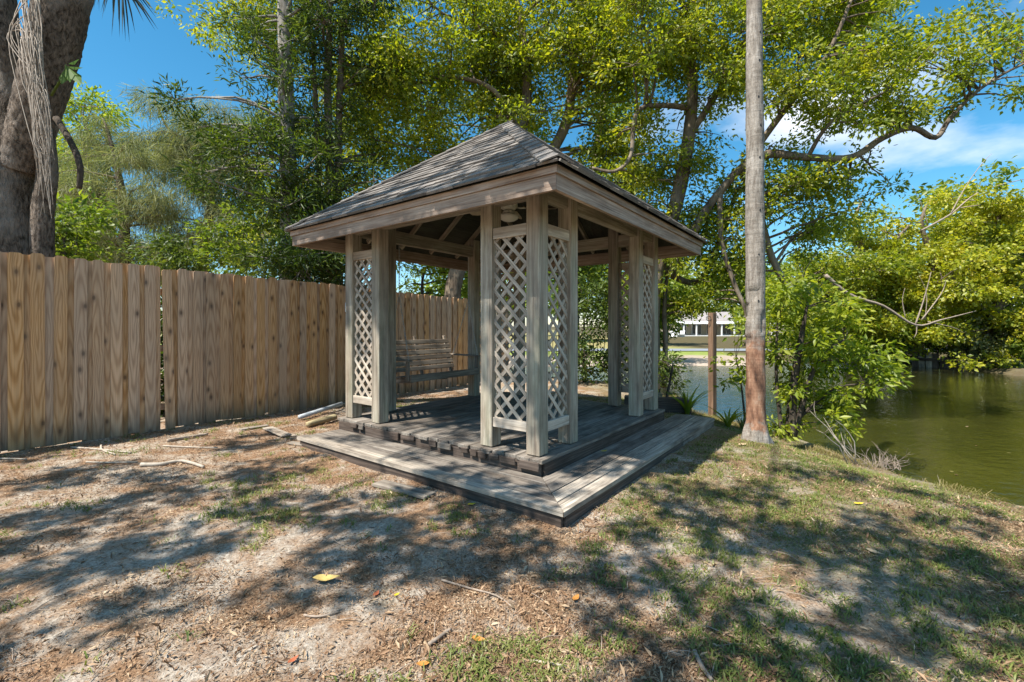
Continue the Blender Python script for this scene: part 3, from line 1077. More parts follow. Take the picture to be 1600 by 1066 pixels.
g = W_
lattice(0, g, (0, 1, 0), (-1, 0, 0)); lattice(0, S - P_, (0, 1, 0), (-1, 0, 0))
lattice(g, 0, (1, 0, 0), (0, -1, 0)); lattice(S - P_, 0, (1, 0, 0), (0, -1, 0))
lattice(S, g, (0, 1, 0), (1, 0, 0)); lattice(S, S - P_, (0, 1, 0), (1, 0, 0))
lattice(g, S, (1, 0, 0), (0, 1, 0)); lattice(S - P_, S, (1, 0, 0), (0, 1, 0))

# outlet boxes on the left corner post, white clip on the right post
b = MB(); b.box((.05, S + .018, 1.66), (.06, .034, .12)); b.build('outlet_box', M['grey_box'], gaz)
b = MB(); b.box((.05, S + .014, 1.03), (.05, .028, .09)); b.build('outlet_box', M['grey_box'], gaz)

b = MB(); b.prism([(P_ + W_ + .004, .02, .84), (P_ + W_ + .09, .05, .82), (P_ + W_ + .03, .03, 1.0)], (0, 1, 0), .02); b.build('white_flap', M['white_paint'], gaz)

# ------------------------------------------------------------------ ceiling fan
fc = gw(S / 2, S / 2, 0)
fan = empty('ceiling_fan', (fc.x, fc.y, 2.965))
tag(fan, 'cream ceiling fan with light globe hanging under the gazebo roof', 'ceiling fan')
b = MB(); b.tube([(0, 0, .14), (0, 0, 1.13)], .013, 10); b.build('down_rod', M['white_metal'], fan, True)
b = MB(); b.lathe([(.03, .20), (.07, .17), (.115, .12), (.12, .06), (.09, .025), (.06, .01)], 24); b.build('motor_housing', M['white_metal'], fan, True)
b = MB(); b.lathe([(.062, .008), (.085, -.01), (.085, -.035), (.075, -.04)], 24); b.build('light_fitter', M['white_metal'], fan, True)
b = MB(); b.lathe([(.08, -.04), (.125, -.055), (.135, -.08), (.12, -.105), (.08, -.13), (.03, -.143), (.004, -.145)], 24); b.build('light_globe', M['globe'], fan, True)
for k in range(5):
    a = math.radians(8 + 72 * k)
    R = Matrix.Rotation(a, 4, 'Z')
    b = MB()
    arm = [Vector((.09, 0, .055)), Vector((.15, 0, .045)), Vector((.23, 0, .05))]
    b.tube([R @ p for p in arm], .011, 6)
    b.build('blade_arm', M['white_metal'], fan, True)
    outl = [(.19, -.05), (.30, -.066), (.55, -.072), (.63, -.05), (.655, 0), (.63, .05), (.55, .072), (.30, .066), (.19, .05)]
    mb = MB()
    Rt = R @ Matrix.Rotation(math.radians(26), 4, 'X')
    mb.prism([Rt @ Vector((x, y, .06)) for x, y in outl], Rt.to_3x3() @ Vector((0, 0, 1)), .008)
    mb.build('fan_blade', M['fan_blade'], fan)

# ------------------------------------------------------------------ porch swing, hung from the back-left beam
sw_p = gw(2.98, 1.52, 0)
swing = empty('porch_swing', (sw_p.x, sw_p.y, .70), math.atan2(D2.y, D2.x))   # local x along D2, local y away from the front (D1)
tag(swing, 'grey slatted wooden porch swing hanging on chains at the back of the gazebo', 'porch swing')
HL = .70
SWZ = .0
for k in range(5):
    y = -.24 + k * .098
    board('seat_slat', swing, M['swing_wood'], (-HL, y, .012 - k * .012), (HL, y, .012 - k * .012), .085, .022)
board('front_rail', swing, M['swing_wood'], (-HL - .01, -.292, -.012), (HL + .01, -.292, -.012), .10, .03, (0, -1, 0))
for k in range(6):
    zz = .06 + k * .082
    yy = .245 + (zz) * .32
    board('back_slat', swing, M['swing_wood'], (-HL, yy, zz), (HL, yy, zz), .066, .02, (0, -1, .32))
for sx in (-1, 0, 1):
    board('seat_frame', swing, M['swing_wood'], (sx * (HL - .05), -.27, -.045), (sx * (HL - .05), .25, -.085), .035, .07)
    board('back_stile', swing, M['swing_wood'], (sx * (HL - .05), .262, -.09), (sx * (HL - .05), .262 + .60 * .32, .56), .05, .03, (0, 1, -.32))
for sx in (-1, 1):
    board('armrest', swing, M['swing_wood'], (sx * (HL + .015), -.30, .235), (sx * (HL + .015), .33, .245), .075, .024)
    board('arm_post', swing, M['swing_wood'], (sx * (HL + .015), -.24, -.05), (sx * (HL + .015), -.24, .222), .06, .03, (1, 0, 0))
    for yy, zt_ in ((-.26, 0), (.30, 0)):
        # chain: alternating links from the arm up to a hook, then one run to the beam
        p0 = Vector((sx * (HL + .015), yy, .25)); p1 = Vector((sx * (HL + .015), -.06, 1.15))
        mb = MB()
        n = 22
        for q in range(n):
            a = p0.lerp(p1, q / n); c = p0.lerp(p1, (q + 1.18) / n)
            off = Vector((.009, 0, 0)) if q % 2 else Vector((0, .009, 0))
            mb.tube([a, a + off, c + off, c, c - off, a - off, a], .0035, 4, cap=False)
        tag(mb.build('chain', M['chain'], swing), kind='stuff')
    p0 = Vector((sx * (HL + .015), -.06, 1.15)); p1 = Vector((sx * (HL + .015), -.06, 1.92))
    mb = MB()
    for q in range(18):
        a = p0.lerp(p1, q / 18); c = p0.lerp(p1, (q + 1.18) / 18)
        off = Vector((.009, 0, 0)) if q % 2 else Vector((0, .009, 0))
        mb.tube([a, a + off, c + off, c, c - off, a - off, a], .0035, 4, cap=False)
    tag(mb.build('chain', M['chain'], swing), kind='stuff')

# ------------------------------------------------------------------ board fence along the left
fv0, fv1 = -4.2, 6.3
fo = gw(5.30, 0, 0)
fence = empty('board_fence', (fo.x, fo.y, 0), math.atan2(D2.y, D2.x))   # local x = D2, local y = D1 (away)
tag(fence, 'tall brown board-on-board privacy fence with dog-eared pickets behind the gazebo', 'fence')


def picket_mesh(L_, w, t_, mat):
    """dog-eared picket, local X up"""
    c = .022
    mb = MB()
    mb.prism([(0, -w / 2, 0), (L_ - c, -w / 2, 0), (L_, -w / 2 + c, 0), (L_, w / 2 - c, 0), (L_ - c, w / 2, 0), (0, w / 2, 0)], (0, 0, 1), t_)
    me = mb.mesh('picket')
    me.materials.append(mat)
    return me


def fence_top(v): return float(np.interp(v, [-4.2, -2.8, 1.5, 3.7, 6.3], [2.27, 2.25, 2.17, 2.11, 2.06]))


def picket(v, y, w, lean=0.0, drop=0.0, up=0.0):
    wp = gw(5.30, v)
    z0 = gz(wp.x, wp.y) + random.uniform(-.01, .03) + up
    zt = fence_top(v) + random.uniform(-.014, .014) - drop
    L_ = zt - z0
    me = picket_mesh(L_, w, .016, M['fence'])
    # local X up, local Z toward the viewer (-y)
    x = Vector((math.sin(lean), random.uniform(-.002, .004), math.cos(lean)))
    return link('picket', me, None, fence, frame_M((v - math.sin(lean) * L_ * .0, y, z0), x, (random.uniform(-.03, .03), -1, 0)))


v = fv0
LOOSE_V = None
vl = []
while v < fv1:
    vl.append(v)
    v += random.uniform(.168, .182)
loose_x = 270
best = min(range(len(vl)), key=lambda i: abs((lambda p: 800 + F * p.x / p.y)(gw(5.3, vl[i])) - loose_x))
for i, v in enumerate(vl):
    w = random.uniform(.108, .126)
    if i == best:
        o = picket(v + .036, -.016, w, lean=-.02, drop=.02, up=-.05)
        tag(o, 'loose grey picket leaning beside a dark gap in the fence')
    else:
        picket(v, 0.0, w, random.uniform(-.004, .004))
    if i == best - 1:
        picket(v + .060, .019, .10)                   # a narrow back board leaves the gap
        continue
    picket(v + .087, .022, random.uniform(.128, .142), random.uniform(-.004, .004), random.uniform(0, .012))
for zz in (.35, 1.15, 1.92):
    board('fence_rail', fence, M['fence'], (fv0, .062, zz), (fv1, .062, zz - .12), .088, .038, (0, 1, 0))
for v in np.arange(fv0 + .1, fv1, 2.4):
    board('fence_post', fence, M['fence'], (v, .13, -.3), (v, .13, fence_top(v) - .12), .09, .09, (0, 1, 0))


# ------------------------------------------------------------------ foliage tools
def unit(a):
    return a / np.maximum(np.linalg.norm(a, axis=1, keepdims=True), 1e-9)


def leaf_mesh(name, Pc, L_, wr=.45, up=.8, droop=.25, dirs=None, fold=.12, jitter=.35):
    """many folded rhombic leaves"""
    n = len(Pc)
    N = unit(rng.normal(size=(n, 3)) * .8 + np.array([0, 0, up]))
    if dirs is None:
        D = rng.normal(size=(n, 3))
    else:
        D = dirs + rng.normal(size=(n, 3)) * jitter
    D = D - N * np.sum(D * N, 1, keepdims=True)
    D = unit(D)
    D[:, 2] -= droop
    D = unit(D)
    Wd = unit(np.cross(N, D))
    N = np.cross(D, Wd)
    l = (L_ * rng.uniform(.45, 1.4, n))[:, None]
    w = l * wr * .5
    b = Pc
    lf = b + D * l * .45 + Wd * w + N * l * fold
    rt = b + D * l * .45 - Wd * w + N * l * fold
    tip = b + D * l
    V = np.stack([b, lf, tip, rt], 1).reshape(-1, 3)
    k = np.arange(n)[:, None] * 4
    T = np.concatenate([k + np.array([[0, 2, 1]]), k + np.array([[0, 3, 2]])], 1).reshape(-1, 3)
    return np_mesh(name, V, T)


def in_ball(n, shell=.35):
    d = unit(rng.normal(size=(n, 3)))
    r = rng.uniform(shell ** 3, 1, n) ** (1 / 3)
    return d * r[:, None]


def bend(a, b, n, amp, sag=0.0):
    """curved path from a to b"""
    a, b = Vector(a), Vector(b)
    d = b - a
    L_ = d.length
    s1 = Vector((random.uniform(-1, 1), random.uniform(-1, 1), random.uniform(-.4, 1))) * amp * L_
    r = []
    for i in range(n + 1):
        t_ = i / n
        k = math.sin(math.pi * t_)
        r.append(a + d * t_ + s1 * k + Vector((0, 0, -sag * L_ * k)) + Vector((random.uniform(-1, 1), random.uniform(-1, 1), random.uniform(-1, 1))) * amp * .12 * L_ * k)
    return r


def smooth_path(P, k=4):
    """Catmull-Rom through points (Vector, radius)"""
    Q, R = [], []
    n = len(P)
    for i in range(n - 1):
        p0, p1, p2, p3 = (Vector(P[max(i - 1, 0)][0]), Vector(P[i][0]), Vector(P[i + 1][0]), Vector(P[min(i + 2, n - 1)][0]))
        for j in range(k):
            t_ = j / k
            Q.append(.5 * ((2 * p1) + (p2 - p0) * t_ + (2 * p0 - 5 * p1 + 4 * p2 - p3) * t_ ** 2 + (3 * p1 - p0 - 3 * p2 + p3) * t_ ** 3))
            R.append(P[i][1] + (P[i + 1][1] - P[i][1]) * t_)
    Q.append(Vector(P[-1][0])); R.append(P[-1][1])
    return Q, R


def make_tree(name, label, base, trunks, clumps, leaf, bark, cat='tree', group=None, L_=.11, wr=.45, dens=1.0, rs=.34, per=46, up=.8, droop=.25,
              flat=.65, limb_r=.05, twig_n=5, sides=10, twigs=True, leafmode='leaf', rough=.05, pk=5):
    """trunks: lists of (point, radius); clumps: (centre, radius or (rx, ry, rz))"""
    base = Vector(base)
    root = empty(name, base)
    tag(root, label, cat, group)
    nodes = []
    for path in trunks:
        Q, R = smooth_path(path, pk)
        mb = MB()
        mb.tube([q - base for q in Q], R, sides, rough)
        mb.build('trunk', bark, root, True)
        nodes += [(q, r) for q, r in zip(Q, R)]
    tw = MB()
    P_all, D_all = [], []
    for c, r in clumps:
        c = Vector(c)
        if not hasattr(r, '__len__'): r = (r, r, r * .75)
        # limb from the nearest suitable trunk point (a lower point is preferred)
        nd = min(nodes, key=lambda q: (q[0] - c).length + max(0, q[0].z - c.z) * 1.2)
        rr = min(nd[1] * .6, limb_r * (.5 + .5 * max(r)))
        if twigs:
            pth = bend(nd[0], c, 6, .10, -.04)
            tw.tube([q - base for q in pth], [rr * (1 - .7 * i / 6) for i in range(7)], 6, .06)
        vol = r[0] * r[1] * r[2] * 4.19
        ns = max(3, int(dens * vol ** .8 / (rs ** 2.4) * .40))
        B = in_ball(ns, .25) * np.array(r)
        B += np.array(c)
        if twigs:
            for s_ in B[:: max(1, len(B) // (twig_n * 3))]:
                pth = bend(c, s_, 3, .12)
                tw.tube([q - base for q in pth], [rr * .3, rr * .22, rr * .15, rr * .06], 4, 0, False)
        m = max(6, int(per * random.uniform(.75, 1.3)))
        nl = ns * m
        O = rng.normal(size=(nl, 3)) * rs * .55
        O[:, 2] *= flat
        Pq = np.repeat(B, m, 0) + O
        out = Pq - np.array(c)
        P_all.append(Pq); D_all.append(unit(out + O * 1.5))
    if twigs and tw.n:
        tag(tw.build('limbs', bark, root, True), kind='stuff')
    Pq = np.concatenate(P_all); Dq = np.concatenate(D_all)
    if leafmode == 'needle':
        Dq = Dq * .5 + np.array([0, 0, -.75])
        me = leaf_mesh('crown', Pq - np.array(base), L_, wr, .1, .3, Dq, .02, .35)
    else:
        me = leaf_mesh('crown', Pq - np.array(base), L_, wr, up, droop, Dq)
    cr = link('crown', me, leaf, root)
    tag(cr, kind='stuff')
    return root


def scatter(px0, px1, py0, py1, z0, z1, n, r0, r1, flat=.7, keep=None):
    """clumps spread over a region of space that fills this part of the view at distances z0..z1"""
    out = []
    tries = 0
    while len(out) < n and tries < n * 20:
        tries += 1
        px, py, Z = random.uniform(px0, px1), random.uniform(py0, py1), random.uniform(z0, z1)
        if keep and not keep(px, py): continue
        r = random.uniform(r0, r1)
        out.append((pt(px, py, Z), (r * random.uniform(.9, 1.3), r * random.uniform(.8, 1.2), r * flat)))
    return out


# ------------------------------------------------------------------ big forked tree at the left, its crown over the yard
b0 = Vector((-6.75, 6.35, 0))
trunkA = [(Vector((-7.0, 6.35, -.2)), .58), (Vector((-6.98, 6.35, .9)), .46), (pt(5, 330, 6.35), .40), (pt(8, 235, 6.35), .37), (pt(2, 120, 6.35), .20), (pt(-14, -60, 6.4), .19), (Vector((-7.6, 6.0, 8.2)), .2), (Vector((-8.2, 5.4, 10.0)), .1)]
trunkB = [(pt(30, 265, 6.3), .22), (pt(55, 180, 6.25), .25), (pt(84, 70, 6.2), .28), (pt(114, -60, 6.1), .28), (Vector((-5.3, 6.0, 7.4)), .2), (Vector((-5.0, 6.1, 8.6)), .12), (Vector((-5.2, 6.2, 9.6)), .05)]
trunkC = [(Vector((-6.5, 6.4, 0)), .13), (pt(66, 365, 6.35), .125), (pt(74, 270, 6.3), .11), (pt(66, 190, 6.25), .11)]
trunkD = [(pt(88, 0, 6.2) + Vector((0, 0, .3)), .2), (Vector((-5.3, 4.6, 7.4)), .16), (Vector((-4.6, 3.2, 8.6)), .1), (Vector((-3.6, 2.2, 9.2)), .05)]
trunkE = [(Vector((-6.9, 6.3, 6.6)), .2), (Vector((-6.6, 5.0, 8.0)), .14), (Vector((-6.8, 3.4, 9.0)), .08)]
# crown clumps: they hang where the photograph's patches of shade say, along the sun's rays
shade = [  # (photo x, photo y of the patch on the ground, half-size along view x, along view y in metres, height of the leaves)
    (25, 915, .40, .16, 8.6), (150, 880, .45, .15, 8.4), (285, 850, .35, .16, 8.7), (90, 800, .4, .2, 8.8), (215, 790, .45, .25, 8.5), (235, 950, .18, .14, 8.2),
    (330, 760, .55, .28, 8.8), (430, 730, .5, .3, 8.6), (430, 800, .4, .22, 9.0), (560, 800, .45, .25, 8.8), (660, 830, .4, .2, 8.6), (520, 870, .3, .12, 8.5),
    (620, 880, .38, .14, 8.6), (740, 880, .42, .16, 8.8), (830, 880, .3, .14, 8.7), (770, 800, .4, .25, 8.9), (820, 840, .25, .16, 8.6), (700, 770, .4, .3, 9.2),
    (960, 880, .28, .15, 8.7), (1080, 800, .35, .18, 9.0), (1160, 830, .38, .16, 9.0), (1260, 850, .36, .16, 8.8), (1060, 770, .3, .2, 9.1), (1180, 770, .3, .13, 9.3),
    (1000, 960, .16, .12, 8.4), (1110, 940, .22, .12, 8.6), (1180, 990, .2, .12, 8.4), (1360, 900, .32, .14, 8.9), (1470, 930, .3, .14, 8.9), (1560, 960, .28, .14, 8.8),
    (1320, 990, .24, .10, 8.5), (1430, 1030, .24, .10, 8.5), (1130, 1045, .22, .10, 8.3), (1260, 1050, .2, .08, 8.4), (1030, 1035, .12, .07, 8.3), (1420, 850, .35, .12, 9.2), (1540, 890, .3, .1, 9.1),
    (1340, 830, .3, .1, 9.2), (1290, 740, .4, .2, 9.4), (120, 740, .4, .3, 8.8), (30, 850, .3, .12, 8.6), (400, 690, .4, .3, 9.2), (60, 1000, .15, .1, 8.2),
]
crownA = []
cot = math.cos(SUN_EL) / math.sin(SUN_EL)
for k in range(24):
    px, py = random.uniform(-60, 1600), random.uniform(715, 930)
    q = random.uniform(.08, .2)
    shade.append((px, py, q * 1.2, q * .5, random.uniform(8.2, 9.2)))
for (px, py, sx, sy, hh) in shade:
    hh -= 2.6
    G = gpt(px, py)
    crownA.append((G + Vector((SUN_H.x * cot * hh, SUN_H.y * cot * hh, hh)), (sx, sy * 1.4, .28)))
# over the gazebo roof and deck
for (u, v, z, sx, sy, hh) in [(.0, .2, 2.8, .3, .3, 9.4), (-.2, -.46, 2.5, .28, .12, 9.5), (.3, -.46, 2.5, .3, .12, 9.6), (.8, -.46, 2.5, .3, .12, 9.6), (1.3, -.46, 2.5, .32, .12, 9.7), (1.9, -.46, 2.5, .32, .12, 9.8), (2.5, -.46, 2.5, .32, .12, 9.8), (3.1, -.46, 2.5, .3, .12, 9.8), (1.0, .95, 3.6, .22, .12, 9.8), (2.2, .5, 3.2, .16, .07, 9.8), (1.5, 1.3, 4.0, .12, .12, 10.2), (1.1, .25, 3.0, .12, .07, 9.7), (2.6, .1, 2.8, .12, .07, 9.7), (1.7, .65, 3.3, .14, .06, 9.7), (.55, .6, 3.2, .2, .1, 9.7), (2.0, .1, 2.9, .2, .05, 9.6), (1.4, -.05, 2.75, .22, .05, 9.6), (.35, -.1, 2.7, .25, .06, 9.6), (2.8, -.15, 2.65, .2, .05, 9.7), (1.25, .7, 3.4, .2, .05, 9.8), (.8, .35, 3.0, .15, .05, 9.7),
                              (-.1, 1.6, 3.0, .3, .35, 9.9), (-.2, 2.6, 2.7, .25, .3, 10), (.4, 2.3, 3.2, .3, .3, 10),
                              (.1, .0, 2.1, .25, .25, 9.0), (.55, .0, 1.9, .25, .25, 9.1), (.1, .0, 1.4, .22, .25, 9.0), (.5, .0, 1.2, .22, .25, 9.1), (.2, 0, .7, .25, .15, 9.0), (1.1, 0, 1.5, .3, .35, 9.3), (1.7, 0, 1.6, .3, .35, 9.3), (2.3, .0, 1.9, .25, .3, 9.5), (2.7, .0, 1.6, .25, .2, 9.4), (1.2, 0.1, .6, .3, .25, 9.2), (1.9, 0.2, .5, .25, .25, 9.2), (1.0, .8, .25, .35, .25, 9.2), (1.8, .8, .25, .35, .25, 9.2),
                              (-.35, .5, 0.2, .25, .16, 9.0), (-.35, 1.3, .2, .18, .15, 9.3), (-.35, 2.0, .2, .25, .16, 9.5), (-.35, 2.9, .2, .14, .14, 9.5), (.6, -.4, .1, .28, .12, 9.0), (1.3, -.25, .1, .28, .10, 9.2), (2.3, -.15, .1, .35, .08, 9.4), (-.3, -.3, .1, .16, .1, 9.1), (0, 2.0, 1.4, .35, .35, 9.6), (0, 2.7, 1.5, .35, .35, 9.6), (0, .9, 1.4, .3, .35, 9.6)]:
    G = gw(u, v, z); k = hh - z
    crownA.append((G + Vector((SUN_H.x * cot * k, SUN_H.y * cot * k, k)), (sx, sy * 1.2, .26)))
crown_top = [(Vector((-7.8, 5.8, 9.0)), (1.3, 1.1, .8)), (Vector((-8.4, 5.2, 10.4)), (1.2, 1.1, .8)), (Vector((-6.9, 4.0, 9.2)), (1.0, 1.0, .6)), (Vector((-9.4, 6.6, 9.4)), (1.2, 1.1, .7))]
for (u, v, r) in [(3.6, .8, .5), (3.7, 1.8, .6), (3.8, 2.8, .6), (4.7, 1.3, .5), (4.8, 2.4, .55), (4.8, 3.5, .6), (3.4, 3.8, .5), (3.3, 2.2, .4)]:
    G = gw(u, v, 0); hh = 8.6 + random.uniform(0, .8)
    crown_top.append((G + Vector((SUN_H.x * cot * hh, SUN_H.y * cot * hh, hh)), (r, r * .9, .35)))
make_tree('forked_tree', 'big rough grey forked tree behind the fence at the far left with aerial roots', b0, [trunkA, trunkB, trunkC, trunkD, trunkE], crown_top, M['leaf_green'], M['bark_big'],
          L_=.12, wr=.5, rs=.3, per=34, dens=.9, limb_r=.035, sides=46, rough=.035, twig_n=2, pk=18)
b1 = Vector((-9.5, -7.0, 0))
sh_t = [[(b1, .3), (b1 + Vector((.2, .1, 3)), .2), (b1 + Vector((.6, .6, 6)), .10), (b1 + Vector((2.0, 2.4, 8.3)), .03)],
        [(b1 + Vector((.4, .4, 5)), .06), (b1 + Vector((3.2, 3.6, 7.6)), .03), (b1 + Vector((6.5, 6.5, 8.6)), .025), (b1 + Vector((8.4, 9.6, 9.2)), .015)],
        [(b1 + Vector((.3, .3, 4.6)), .06), (b1 + Vector((4.0, 3.2, 7.5)), .03), (b1 + Vector((8.0, 5.0, 8.6)), .02)],
        [(b1 + Vector((.3, .5, 5.0)), .06), (b1 + Vector((2.6, 5.0, 7.8)), .03), (b1 + Vector((4.4, 9.4, 8.9)), .02)]]
make_tree('shade_tree', 'leafy tree standing behind the photographer whose crown dapples the yard', b1, sh_t, crownA, M['leaf_green'], M['bark_brown'],
          L_=.095, wr=.6, rs=.105, per=20, dens=1.0, limb_r=.02, twig_n=1, twigs=False)


# pale aerial roots hanging down its right limb
mb = MB()
for k in range(44):
    x0 = random.uniform(28, 60); a = pt(x0, random.uniform(-30, 60), random.uniform(5.75, 5.95))
    e = pt(random.uniform(58, 86), random.uniform(200, 345), random.uniform(5.8, 5.95))
    m1 = pt(random.uniform(38, 62) + (x0 - 44) * .5, random.uniform(60, 140), 5.75 + random.uniform(-.1, .1))
    m2 = pt(random.uniform(50, 80), random.uniform(150, 230), 5.78 + random.uniform(-.1, .1))
    if random.random() < .15: m1 = pt(random.uniform(10, 30), 60, 5.8)
    Q, R = smooth_path([(a, .006), (m1, .005), (m2, .0045), (e, .002)], 5)
    Q = [q + Vector((random.uniform(-1, 1), random.uniform(-1, 1), random.uniform(-1, 1))) * .005 for q in Q]
    mb.tube(Q, R, 4, 0, False)
for o in bpy.data.objects:
    if o.name == 'forked_tree': st_root = o
ob = mb.build('aerial_roots', M['root'], st_root, M=Matrix.Translation(-b0))
tag(ob, kind='stuff')
mb = MB()
Q, R = smooth_path([(pt(88, 185, 6.1), .04), (pt(112, 225, 6.0), .038), (pt(125, 260, 5.95), .035), (pt(124, 295, 5.95), .028)], 5)
mb.tube(Q, R, 8, .05)
mb.build('hanging_stub', M['bark_dark'], st_root, True, M=Matrix.Translation(-b0))

# palm frond tip reaching in at the top left
fr = empty('palm_frond', pt(150, -70, 5.2))
tag(fr, 'dark narrow palm frond hanging in from above beside the forked tree', 'palm frond')
fb = pt(150, -70, 5.2)
rach = [pt(120, -150, 5.2) - fb, pt(165, -75, 5.2) - fb, pt(196, -18, 5.2) - fb]
mb = MB(); mb.tube(rach, [.016, .012, .006], 6); mb.build('stem', M['frond'], fr, True)
mb = MB()
for k in range(70):
    t_ = k / 69
    p = rach[0].lerp(rach[1], t_ * 2) if t_ < .5 else rach[1].lerp(rach[2], t_ * 2 - 1)
    sd = 1 if k % 2 else -1
    ang = math.radians(random.uniform(-12, 12) + (105 if sd < 0 else 60) - 14 * t_)
    L1 = random.uniform(.6, .9) * (1 - .35 * t_)
    d = Vector((math.cos(ang), random.uniform(-.2, .2), -abs(math.sin(ang)))).normalized()
    n = d.cross(Vector((0, 1, 0))).normalized() * .011
    e = p + d * L1 + Vector((0, 0, -.05))
    mb.add([p - n, p + n, p + d * L1 * .6 + n * .8, e, p + d * L1 * .6 - n * .8], [(0, 1, 2, 3, 4)])
tag(mb.build('leaflets', M['frond'], fr), kind='stuff')
# large glossy leaves of a climber on the limb
cl = empty('climbing_plant', pt(108, 110, 6.0))
tag(cl, 'climber with large glossy green leaves on the right limb of the forked tree', 'plant')
cb = pt(108, 110, 6.0)
mb = MB(); mb.tube([pt(80, 150, 6.02) - cb, pt(95, 125, 6.0) - cb, pt(106, 105, 6.0) - cb], .014, 6); mb.build('stem', M['leaf_dark'], cl, True)
for (x0, y0, x1, y1, wd) in [(106, 105, 128, 132, .11), (105, 104, 130, 106, .055), (106, 100, 124, 92, .07), (102, 100, 110, 130, .08), (100, 110, 96, 132, .09)]:
    a, e = pt(x0, y0, 5.95) - cb, pt(x1, y1, 5.9) - cb
    d = (e - a).normalized(); s_ = d.cross(Vector((.3, -.9, .4))).normalized() * wd * .6
    up_ = d.cross(s_).normalized() * .02
    m_ = a.lerp(e, .5)
    mb = MB(); mb.add([a, m_ + s_ + up_, e, m_ - s_ + up_, m_], [(0, 4, 1), (4, 2, 1), (0, 3, 4), (3, 2, 4)])
    mb.build('leaf', M['big_leaf'], cl)

# ------------------------------------------------------------------ trees behind the fence, left to centre
# two feathery she-oaks
b = Vector((-13.7, 16.2, 0))
make_tree('feathery_pine', 'smaller wispy grey green pine behind the fence, nearer the forked tree', b, [[(b, .2), (pt(196, 400, 16.2), .17), (pt(190, 300, 16.2), .12), (pt(170, 210, 16.2), .05), (pt(160, 185, 16.2), .02)]],
          scatter(100, 190, 215, 320, 15.2, 17.2, 13, .55, .85) + scatter(110, 265, 290, 425, 15.2, 17.4, 24, .6, .95) + [(pt(160, 200, 16.2), (.3, .3, .5))],
          M['needle'], M['bark_brown'], L_=.42, wr=.035, leafmode='needle', rs=.38, per=110, dens=.95, group='feathery pines behind the fence')
b = Vector((-12.2, 18.0, 0))
make_tree('feathery_pine', 'taller wispy grey green pine behind the fence with crooked upper branches', b, [[(b, .24), (pt(318, 390, 18), .2), (pt(330, 310, 18), .15), (pt(300, 230, 18), .09), (pt(262, 200, 18), .05), (pt(240, 150, 18), .02)], [(pt(330, 310, 18), .12), (pt(352, 240, 18.2), .07), (pt(350, 170, 18.2), .02)], [(pt(318, 255, 18), .08), (pt(285, 215, 17.6), .05), (pt(252, 205, 17.6), .02)]],
          scatter(225, 290, 150, 240, 17, 19, 10, .5, .8) + scatter(215, 400, 200, 300, 17, 19.5, 28, .6, 1.0) + scatter(250, 420, 300, 400, 17, 19.5, 22, .6, 1.0) + scatter(320, 390, 165, 230, 17.5, 19, 8, .5, .8),
          M['needle'], M['bark_brown'], L_=.45, wr=.035, leafmode='needle', rs=.4, per=105, dens=.95, group='feathery pines behind the fence')
b = Vector((-20.5, 21.5, 0))
make_tree('leafy_tree', 'bright green tree beyond the fence, seen between forked trunk and wispy pines', b, [[(b, .3), (b + Vector((.2, 0, 5)), .22), (b + Vector((.4, 0, 10)), .08)]],
          scatter(85, 150, 150, 300, 20.5, 23, 16, .9, 1.5) + scatter(80, 140, 290, 400, 20.5, 23, 9, .9, 1.4), M['leaf_lime'], M['bark_brown'], L_=.2, rs=.5, per=52)
b = Vector((-16.2, 18.5, 0))
make_tree('dark_conifer', 'dark green conifer spire between the bright tree and the smaller pine', b, [[(b, .2), (b + Vector((0, 0, 5)), .12), (pt(165, 195, 18.5), .03)]],
          [(pt(165 + random.uniform(-1, 1) * (y - 190) * .22, y, 18.5 + random.uniform(-.5, .5)), .5 + (y - 190) * .0035) for y in range(205, 400, 14)], M['needle_dark'], M['bark_dark'], L_=.34, wr=.06, leafmode='needle', rs=.36, per=60)
# low shrubs just behind the fence
for (px0, px1, py0, py1, Z, lab, mt) in [(70, 130, 330, 420, 8.2, 'low dark shrub behind the fence beside the forked tree foot', 'leaf_green'),
                                         (215, 300, 370, 440, 11.0, 'dark leafy shrub behind the fence under the gap in the trees', 'leaf_dark'),
                                         (225, 300, 480, 660, 7.4, 'dark shrub glimpsed through the gap beside the loose picket', 'leaf_dark'),
                                         (335, 430, 330, 450, 10.5, 'dense green shrub behind the fence left of the yew pine trunks', 'leaf_green')]:
    b = pt((px0 + px1) / 2, 480, Z); b.z = 0
    make_tree('leafy_shrub', lab, b, [[(b, .05), (b + Vector((.1, .05, 1.2)), .035), (pt((px0 + px1) / 2, (py0 + py1) / 2, Z), .015)], [(b + Vector((.1, 0, 0)), .04), (pt(px1 - 10, (py0 + py1) / 2, Z), .012)]],
              scatter(px0, px1, py0, py1, Z - .4, Z + .6, 14, .4, .62), M[mt], M['bark_dark'], 'shrub', L_=.12, rs=.26, per=40)

# yew pines: dark narrow leaves, two trunks
b = Vector((-4.98, 10.1, 0))
make_tree('yew_pine', 'tall dark yew pine with a straight pale trunk behind the fence', b, [[(b, .24), (pt(452, 330, 10.1), .185), (pt(447, 160, 10.1), .165), (pt(445, 0, 10.1), .15), (pt(446, -160, 10.2), .1), (pt(448, -300, 10.2), .03)]],
          scatter(385, 480, 60, 200, 9.3, 11, 15, .32, .52) + scatter(330, 520, 180, 330, 9.0, 11, 26, .35, .6) + scatter(400, 560, 320, 440, 8.9, 10.5, 26, .4, .65) + scatter(250, 380, 150, 260, 9.4, 10.4, 8, .22, .36, keep=lambda x, y: abs((y - 160) - (x - 255) * .75) < 40) + scatter(390, 520, -120, 60, 9.5, 11, 15, .4, .65),
          M['leaf_pod'], M['bark_pale'], L_=.15, wr=.2, rs=.24, per=50, dens=.8, droop=.05, up=.4)
b = Vector((-4.2, 10.6, 0))
